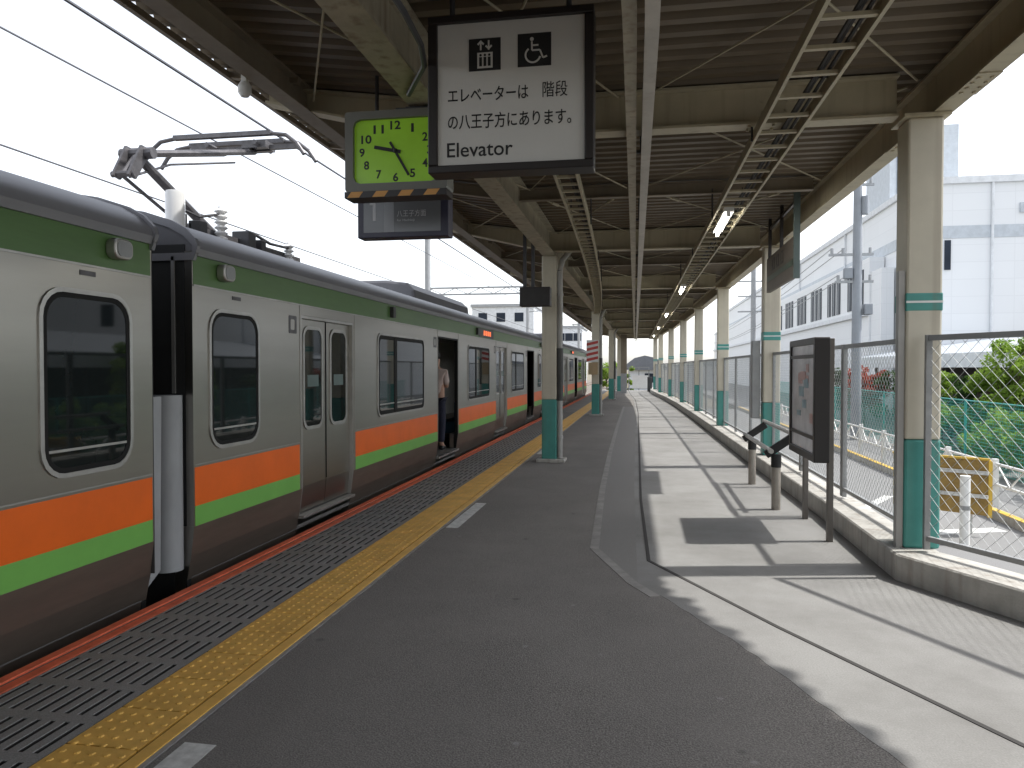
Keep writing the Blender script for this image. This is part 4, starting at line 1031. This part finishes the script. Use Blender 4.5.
# far left buildings
for (x0, x1, y0, y1, h, lb, flo) in ((-23, -14.5, 100, 112, 9.8, 'taller pale apartment block beyond the train roof and gantry', 4), (-14.3, -9.4, 118, 128, 7.8, 'smaller pale block beside the apartment block beyond the train', 3)):
    p = thing('apartment_block', lb, 'building', (x0, y0, -1)); MB().box(x0, x1, y0, y1, -1.1, h).build('wall', 'far_white', p)
    MB().box(x0 - .2, x1 + .2, y0 - .2, y1, h + .001, h + .4).build('roof', 'far_grey', p)
    for f_ in range(flo):
        for k_ in range(3):
            xx = x0 + .9 + k_ * (x1 - x0 - 1) / 3; zz = h - 2.0 - f_ * 2.5
            if zz > 0: MB().box(xx, xx + 1.2, y0 - .06, y0 - .003, zz, zz + 1.2).build('window', 'bwin', p)
p = thing('far_house', 'pale house with dark arched roof beyond the end of the platform', 'house', (-1, 90, -1))
MB().box(-1.7, 2.2, 90, 98, -1.1, 1.3).build('wall', 'far_white', p)
MB().prism([(-2.3, 1.3), (2.9, 1.3), (2.5, 2.0), (1.5, 2.7), (.2, 3.0), (-1.0, 2.7), (-1.9, 2.0)], XZ, 89.4, 98.6).build('roof', 'far_dark', p)
MB().box(.2, 1.6, 89.93, 89.997, -.2, .9).build('window', 'bwin', p)
p = thing('far_shed', 'low grey shed beside the dark roofed house beyond the platform', 'shed', (5, 84, -1))
MB().box(3.7, 8.5, 84, 92, -1.1, 1.7).build('wall', 'far_grey', p); MB().hexa([(3.5, 83.8, 1.701), (8.7, 83.8, 1.701), (8.7, 92, 1.701), (3.5, 92, 1.701), (3.5, 83.8, 1.9), (8.7, 83.8, 2.4), (8.7, 92, 2.4), (3.5, 92, 1.9)]).build('roof', 'far_dark', p)

# ================================================================= STREET FURNITURE
up_ = thing('utility_pole', 'grey concrete utility pole with cross arms between the street and the white building', 'pole', (7.0, 26.6, -.9))
UX, UY = 7.0, 26.6
MB().tube((UX, UY, -.9), (UX, UY, 9.0), .17, 14, .13).build('shaft', 'wood', up_, smooth=True)
for z, ln in ((5.3, .9), (4.4, .7), (7.6, .9)):
    ca_ = MB().bar((UX - ln, UY, z), (UX + .5, UY, z), .08, .08).build('cross_arm', 'galv', up_)
    for k_ in (-ln + .1, -ln / 2, .4): MB().tube((UX + k_, UY, z + .04), (UX + k_, UY, z + .22), .05, 8).build('insulator', 'galv', ca_)
for a in ((UX + .2, UX + .45, UY - .2, UY + .2, 3.3, 3.65), (UX - .42, UX - .16, UY - .12, UY + .12, 4.5, 4.85)): MB().box(*a).build('switch_box', 'wood', up_, bevel=.02)
MB().tube((UX + .2, UY - .1, 6.6), (UX + .2, UY - .1, 7.2), .11, 12).build('transformer', 'wood', up_, smooth=True)
for k_, (dx, z) in enumerate(((-.8, 5.52), (-.4, 5.52), (-.6, 4.62), (-.3, 4.62))):
    b = MB(); pts = [(UX + dx - .0 * i + (WX - .5 - UX - dx) * (i / 20) ** 1.5 * .25, UY + i * 3.4, z - .7 * 4 * (i / 20) * (1 - i / 20)) for i in range(21)]
    b.path(pts, .016, 5); o = b.build('power_cable', 'far_grey'); tag(o, ['highest outer cable strung from the street utility pole', 'highest inner cable strung from the street utility pole', 'lower outer cable strung from the street utility pole', 'lower inner cable strung from the street utility pole'][k_], 'cable', 'cables strung from the utility pole')
p2 = thing('utility_pole', 'farther pole with three cross arms seen between distant columns', 'pole', (8.2, 62, -.9))
MB().tube((8.6, 62, -.9), (8.6, 62, 10), .2, 10).build('shaft', 'far_grey', p2)
for z in (6, 7.2, 8.4): MB().bar((7.4, 62, z), (9.8, 62, z), .1, .1).build('cross_arm', 'far_grey', p2)
# guard rail
g = thing('guard_rail', 'white tubular guard rail along the far kerb of the street', 'guard rail', (5.9, 15, -.86))
y = 8.0
while y < 40:
    MB().box(5.88, 5.97, y - .045, y + .045, -.86, -.02).build('post', 'white', g)
    r_ = MB()
    for z in (-.10, -.45): r_.tube((5.925, y + .046, z), (5.925, y + 1.954, z), .024, 8)
    for s in range(4): r_.bar((5.925, y + .1 + s * .45, -.44 if s % 2 else -.11), (5.925, y + .55 + s * .45, -.11 if s % 2 else -.44), .02, .02)
    r_.build('rail', 'white', g); y += 2.0
# yellow barricade with white post in front
bd = thing('barricade', 'weathered yellow board on pale rails standing at the street edge', 'barricade', (4.7, 11.6, -.9))
BA = Vector((3.85, 12.5, 0)); BB = Vector((4.90, 11.75, 0)); dn = (BB - BA).normalized(); nn = Vector((dn.y, -dn.x, 0))
q = MB(); Z = Vector((0, 0, 1))
q.bar(BA + Z * -.20, BB + Z * -.20, .03, .80); q.build('board', 'barrier', bd, bevel=.01)
q = MB().bar(BA - dn * .01 + Z * .215, BB + dn * .01 + Z * .215, .05, .03).bar(BB + dn * .013 - Z * .62, BB + dn * .013 + Z * .2, .03, .05, up=(0, 0, 1)); q.build('edge_trim', 'yellow', bd)
q = MB()
for z in (.02, -.32): q.bar(BA + nn * .05 + Z * z, BB + nn * .05 + Z * z, .05, .05)
q.build('rail', 'paint_w', bd)
for k_ in (.12, .80): MB().bar(BA + (BB - BA) * k_ + nn * -.06 - Z * .9, BA + (BB - BA) * k_ + nn * -.06 + Z * .1, .06, .06, up=(1, 0, 0)).build('leg', 'paint_w', bd)
wp = MB().tube((4.37, 11.2, -.9), (4.37, 11.2, .05), .065, 14).build('white_post', 'white', smooth=True); tag(wp, 'plain white post standing in front of the yellow barricade', 'post')
MB().tube((4.37, 11.2, -.42), (4.37, 11.2, -.36), .068, 14).build('grey_band', 'frame_grey', wp, smooth=True)
# green net fence
gf = thing('net_fence', 'tall green net fence behind the white guard rail', 'fence', (7.4, 16, -.86))
y = 7.0
while y < 42:
    pst = MB().tube((7.4, y, -.86), (7.4, y, .80), .03, 8).build('post', 'gmesh', gf)
    nm = MB(); zz = -.72
    while zz < .78: nm.tube((7.4, y + .03, zz), (7.4, y + 2.97, zz), .0042, 3, cap=False); zz += .075
    u = .06
    while u < 2.97: nm.tube((7.405, y + u, -.74), (7.405, y + u, .78), .0042, 3, cap=False); u += .075
    nm.tube((7.4, y + .03, .78), (7.4, y + 2.97, .78), .016, 6)
    nm.build('net', 'gmesh', gf); y += 3.0

# ================================================================= TREES
def leaves(b, c, rx, ry, rz, n, size):
    for _ in range(int(n * random.uniform(.5, 1.3))):
        while True:
            u = Vector((random.uniform(-1, 1), random.uniform(-1, 1), random.uniform(-1, 1)))
            if u.length <= 1: break
        p = Vector(c) + Vector((u.x * rx, u.y * ry, u.z * rz)); s = size * random.uniform(.6, 1.3)
        a = Vector((random.gauss(0, 1), random.gauss(0, 1), random.gauss(0, .6))).normalized(); o = a.orthogonal().normalized()
        e = (o * math.cos(1.) + a.cross(o) * math.sin(1.))
        b.quad(p - a * s, p + e * s * .45, p + a * s, p - e * s * .45)
def tree(name, label, x, y, h, rad, m, cat='tree', group='trees by the street', clumps=26, leafn=110, size=.10, z0=-.86, low=.3):
    t = thing(name, label, cat, (x, y, z0), group)
    tk = MB(); top = Vector((x + random.uniform(-.2, .2), y, z0 + h * .75)); tk.tube((x, y, z0 - .1), top, .05 * h / 3, 8, .02)
    cr = MB()
    for i in range(clumps):
        v = random.uniform(low, 1.0); an = random.uniform(0, 2 * math.pi); rr = rad * math.sqrt(random.random()) * (1.05 - .75 * abs(v - .5))
        c = Vector((x + rr * math.cos(an), y + rr * math.sin(an), z0 + h * v))
        if i % 2 == 0: tk.tube(Vector((x, y, z0 + h * (v * .6))), c, .022, 5, .008)
        s = rad * random.uniform(.20, .38); leaves(cr, c, s, s, s * .8, leafn, size)
    tk.build('trunk', 'bark', t); cr.build('crown', m, t)
    return t
tree('tree', 'tall bright green tree rising in front of the low shelter fascia', 9.4, 21.6, 3.05, .85, 'leaf', clumps=56, leafn=260, size=.058)
tree('tree', 'smaller bright green tree seen just past the nearest cream column', 9.0, 24.8, 2.2, .65, 'leaf', clumps=26, leafn=220, size=.055)
tree('tree', 'dark brownish tree between two bright green trees', 9.5, 23.6, 2.0, .75, 'leaf_dark', clumps=24, leafn=100)
tree('tree', 'broad green tree standing outside the picture beyond the street', 9.8, 15.6, 3.4, 1.5, 'leaf', clumps=40)
tree('tree', 'tall dark tree farther along behind the green net fence', 9.2, 37, 2.2, 1.2, 'leaf_dark', clumps=30)
tree('tree', 'low dark tree behind the green net near the utility pole', 9.4, 29.5, 2.1, 1.0, 'leaf_dark', clumps=24)
tree('shrub', 'orange red leaved shrub seen through the mesh beside the notice board', 9.0, 33, 2.4, .95, 'leaf_red', 'shrub', clumps=26, leafn=120)
for i, (x, y, h, lb) in enumerate(((8.3, 17.3, 1.5, 'light green bush behind the net, below the tall bright tree'), (8.4, 19.4, 1.3, 'light green bush behind the net, beside the edge of the barricade'), (8.3, 22.5, 1.4, 'green bush behind the net, hidden partly by the cream column'), (8.5, 12.5, 1.6, 'green bush behind the net, outside the picture'))):
    tree('bush', lb, x, y, h, .8, 'leaf', 'bush', 'bushes behind the net fence', clumps=26, leafn=190, size=.055, low=.1)
tree('bush', 'small yellow green bush beyond the platform end between the far columns', -2.6, 55, 2.6, 1.2, 'leaf', 'bush', None, clumps=20, leafn=90, size=.12)
tree('bush', 'pale green bush beside the white board beyond the platform end', -1.15, 56, 2.4, .6, 'leaf', 'bush', None, clumps=14, leafn=90, size=.12)
